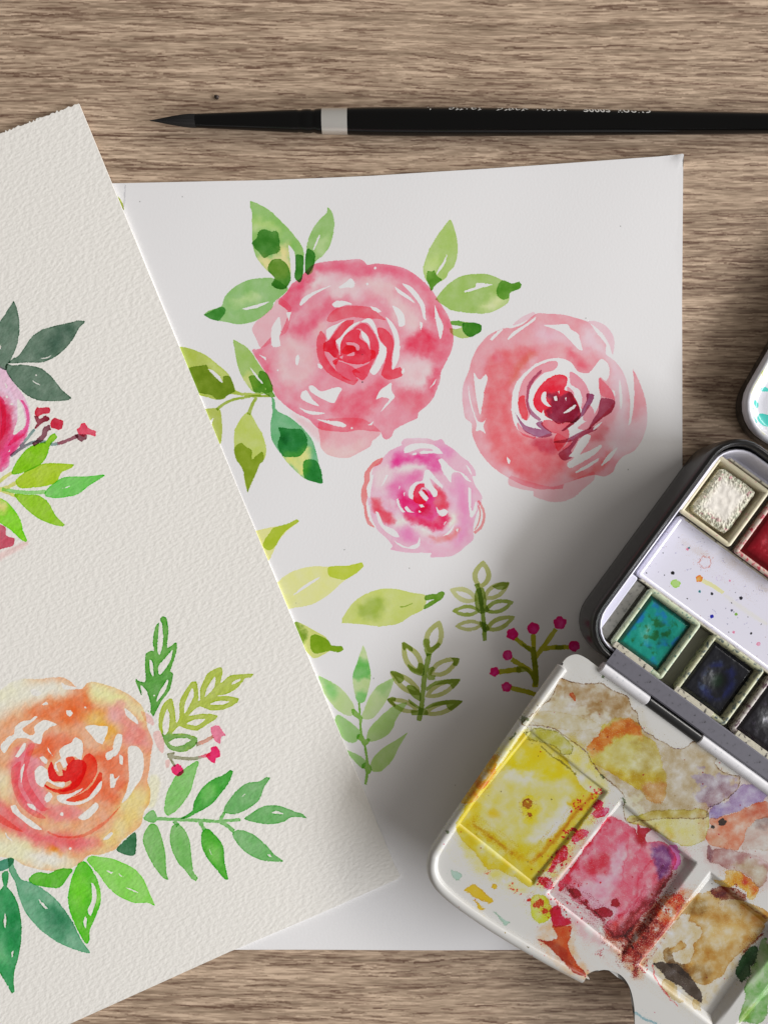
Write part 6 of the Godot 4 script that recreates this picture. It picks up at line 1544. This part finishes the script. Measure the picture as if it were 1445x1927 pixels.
func build_pans() -> void:
	var box := Transform3D(Basis(Vector3.UP, deg_to_rad(TIN_TURN)), TIN_AT)
	var list := [
		["white", 11.4, -49.5, "pan of chalky white paint in the far left corner of the tin", Color(0.66, 0.60, 0.42), Color(0.55, 0.22, 0.24), 0.8],
		["red", 28.7, -49.4, "pan of dark red paint right of the white pan", Color(0.62, 0.5, 0.42), Color(0.5, 0.05, 0.08), 0.58],
		["teal", 17.2, -12.4, "pan of teal green paint in the near left corner of the tin", Color(0.52, 0.58, 0.40), Color(0.03, 0.14, 0.12), 0.74],
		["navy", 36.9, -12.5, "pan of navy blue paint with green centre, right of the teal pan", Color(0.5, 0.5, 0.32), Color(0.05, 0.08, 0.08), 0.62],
		["violet", 54.4, -12.5, "pan of blackish violet paint right of the navy pan", Color(0.5, 0.46, 0.42), Color(0.1, 0.04, 0.06), 0.6],
	]
	var cup := loft(0.0159, 0.0177, 0.0011, scaled_profile([[1.1, 0], [0.9, 0.2], [0.05, 3.7], [0.0, 4.1], [0.25, 4.32], [0.8, 4.36], [1.15, 4.2], [1.3, 3.8], [1.8, 0.8]]))
	for k in list.size():
		var e: Array = list[k]
		var high := 6.35 if e[0] != "white" else 6.3
		var t := thing("paint_pan", e[3], "paint pan", box * (Vector3(e[1], high, e[2]) * MM), deg_to_rad(TIN_TURN), "paint pans in the tin")
		obj("pan_cup", cup, stained(e[4], e[5], 50 + k, e[6]), t)
		var n1 := FastNoiseLite.new()
		n1.seed = 60 + k
		n1.frequency = 0.4 if e[0] == "white" else 0.22
		n1.fractal_octaves = 4
		n1.fractal_gain = 0.5
		var swell := FastNoiseLite.new()
		swell.seed = 80 + k
		swell.frequency = 0.3
		swell.fractal_octaves = 2
		var white: bool = e[0] == "white"
		var hx := 5.5 if white else 6.35
		var hy := 6.7 if white else 7.3
		var w := 150
		var h := 170
		var im := Image.create(w, h, false, Image.FORMAT_RGB8)
		for y in h:
			for x in w:
				var p := Vector2(x / (w * 0.5) - 1.0, y / (h * 0.5) - 1.0)
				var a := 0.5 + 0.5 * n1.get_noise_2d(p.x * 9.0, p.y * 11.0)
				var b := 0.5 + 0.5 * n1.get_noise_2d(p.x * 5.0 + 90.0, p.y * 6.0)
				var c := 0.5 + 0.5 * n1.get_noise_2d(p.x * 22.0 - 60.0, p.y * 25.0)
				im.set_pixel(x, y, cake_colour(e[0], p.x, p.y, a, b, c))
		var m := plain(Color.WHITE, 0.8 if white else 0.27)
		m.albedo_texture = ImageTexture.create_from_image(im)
		m.texture_repeat = false
		if not white:
			m.metallic_specular = 0.35 if e[0] == "red" else 0.55
		var line := PackedVector2Array()
		for q in round_rect(hx * 2.0 * MM, hy * 2.0 * MM, 0.0016 if white else 0.0008, 5):
			var jag := 0.0
			if white:
				jag = 0.35 * n1.get_noise_2d(q[0].x * 4000.0, q[0].y * 4000.0) * MM
			line.append(q[0] + q[1] * jag)
		var top := func(q: Vector2) -> float:
			var p := q / MM
			var ex := absf(p.x) / hx
			var ey := absf(p.y) / hy
			var rim_fall := smoothstep(0.82, 1.0, maxf(ex, ey))
			var z := 3.35 + (0.16 if white else 0.06) * swell.get_noise_2d(p.x, p.y) + 0.012 * n1.get_noise_2d(p.x * 5.0, p.y * 5.0)
			if white:
				z += 0.35 + 0.32 * n1.get_noise_2d(p.x * 3.0 + 7.0, p.y * 3.0) * smoothstep(0.35, 1.0, maxf(ex, ey)) - 0.5 * rim_fall
			else:
				z -= 0.7 * exp(-(p - Vector2(0.5, 0.3)).length_squared() / 9.0) + 0.5 * rim_fall
			return z * MM
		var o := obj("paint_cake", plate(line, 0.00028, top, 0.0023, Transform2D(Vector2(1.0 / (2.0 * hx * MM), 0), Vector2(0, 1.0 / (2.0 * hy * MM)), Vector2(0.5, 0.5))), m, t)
		if white:
			o.position = Vector3(0.0001, 0, -0.0002)


func build_crumb() -> void:
	var st := begin()
	var rings := 7
	var sides := 10
	var grid := []
	for i in rings + 1:
		var row := []
		for k in sides:
			var a := PI * i / rings
			var b := TAU * k / sides
			var r := 0.00055 * (1.0 + 0.22 * sin(3.0 * b + i) + 0.15 * cos(5.0 * a + k))
			row.append(Vector3(r * sin(a) * cos(b) * 1.1, r * cos(a) * 0.7 + 0.0004, r * sin(a) * sin(b)))
		grid.append(row)
	for i in rings:
		for k in sides:
			var j := (k + 1) % sides
			var q := [grid[i][k], grid[i][j], grid[i + 1][j], grid[i + 1][k]]
			for f in [[0, 1, 2], [0, 2, 3]]:
				var v := []
				for c in f:
					v.append([q[c], (q[c] - Vector3(0, 0.0004, 0)).normalized(), Vector2.ZERO])
				tri(st, v)
	var o := obj("crumb", done(st), plain(Color(0.05, 0.035, 0.03).linear_to_srgb(), 0.7))
	o.position = Vector3((409.0 - MID.x) * UNIT, 0, (184.0 - MID.y) * UNIT)
	tag(o, "tiny dark crumb lying on the wood above the brush tip", "crumb")
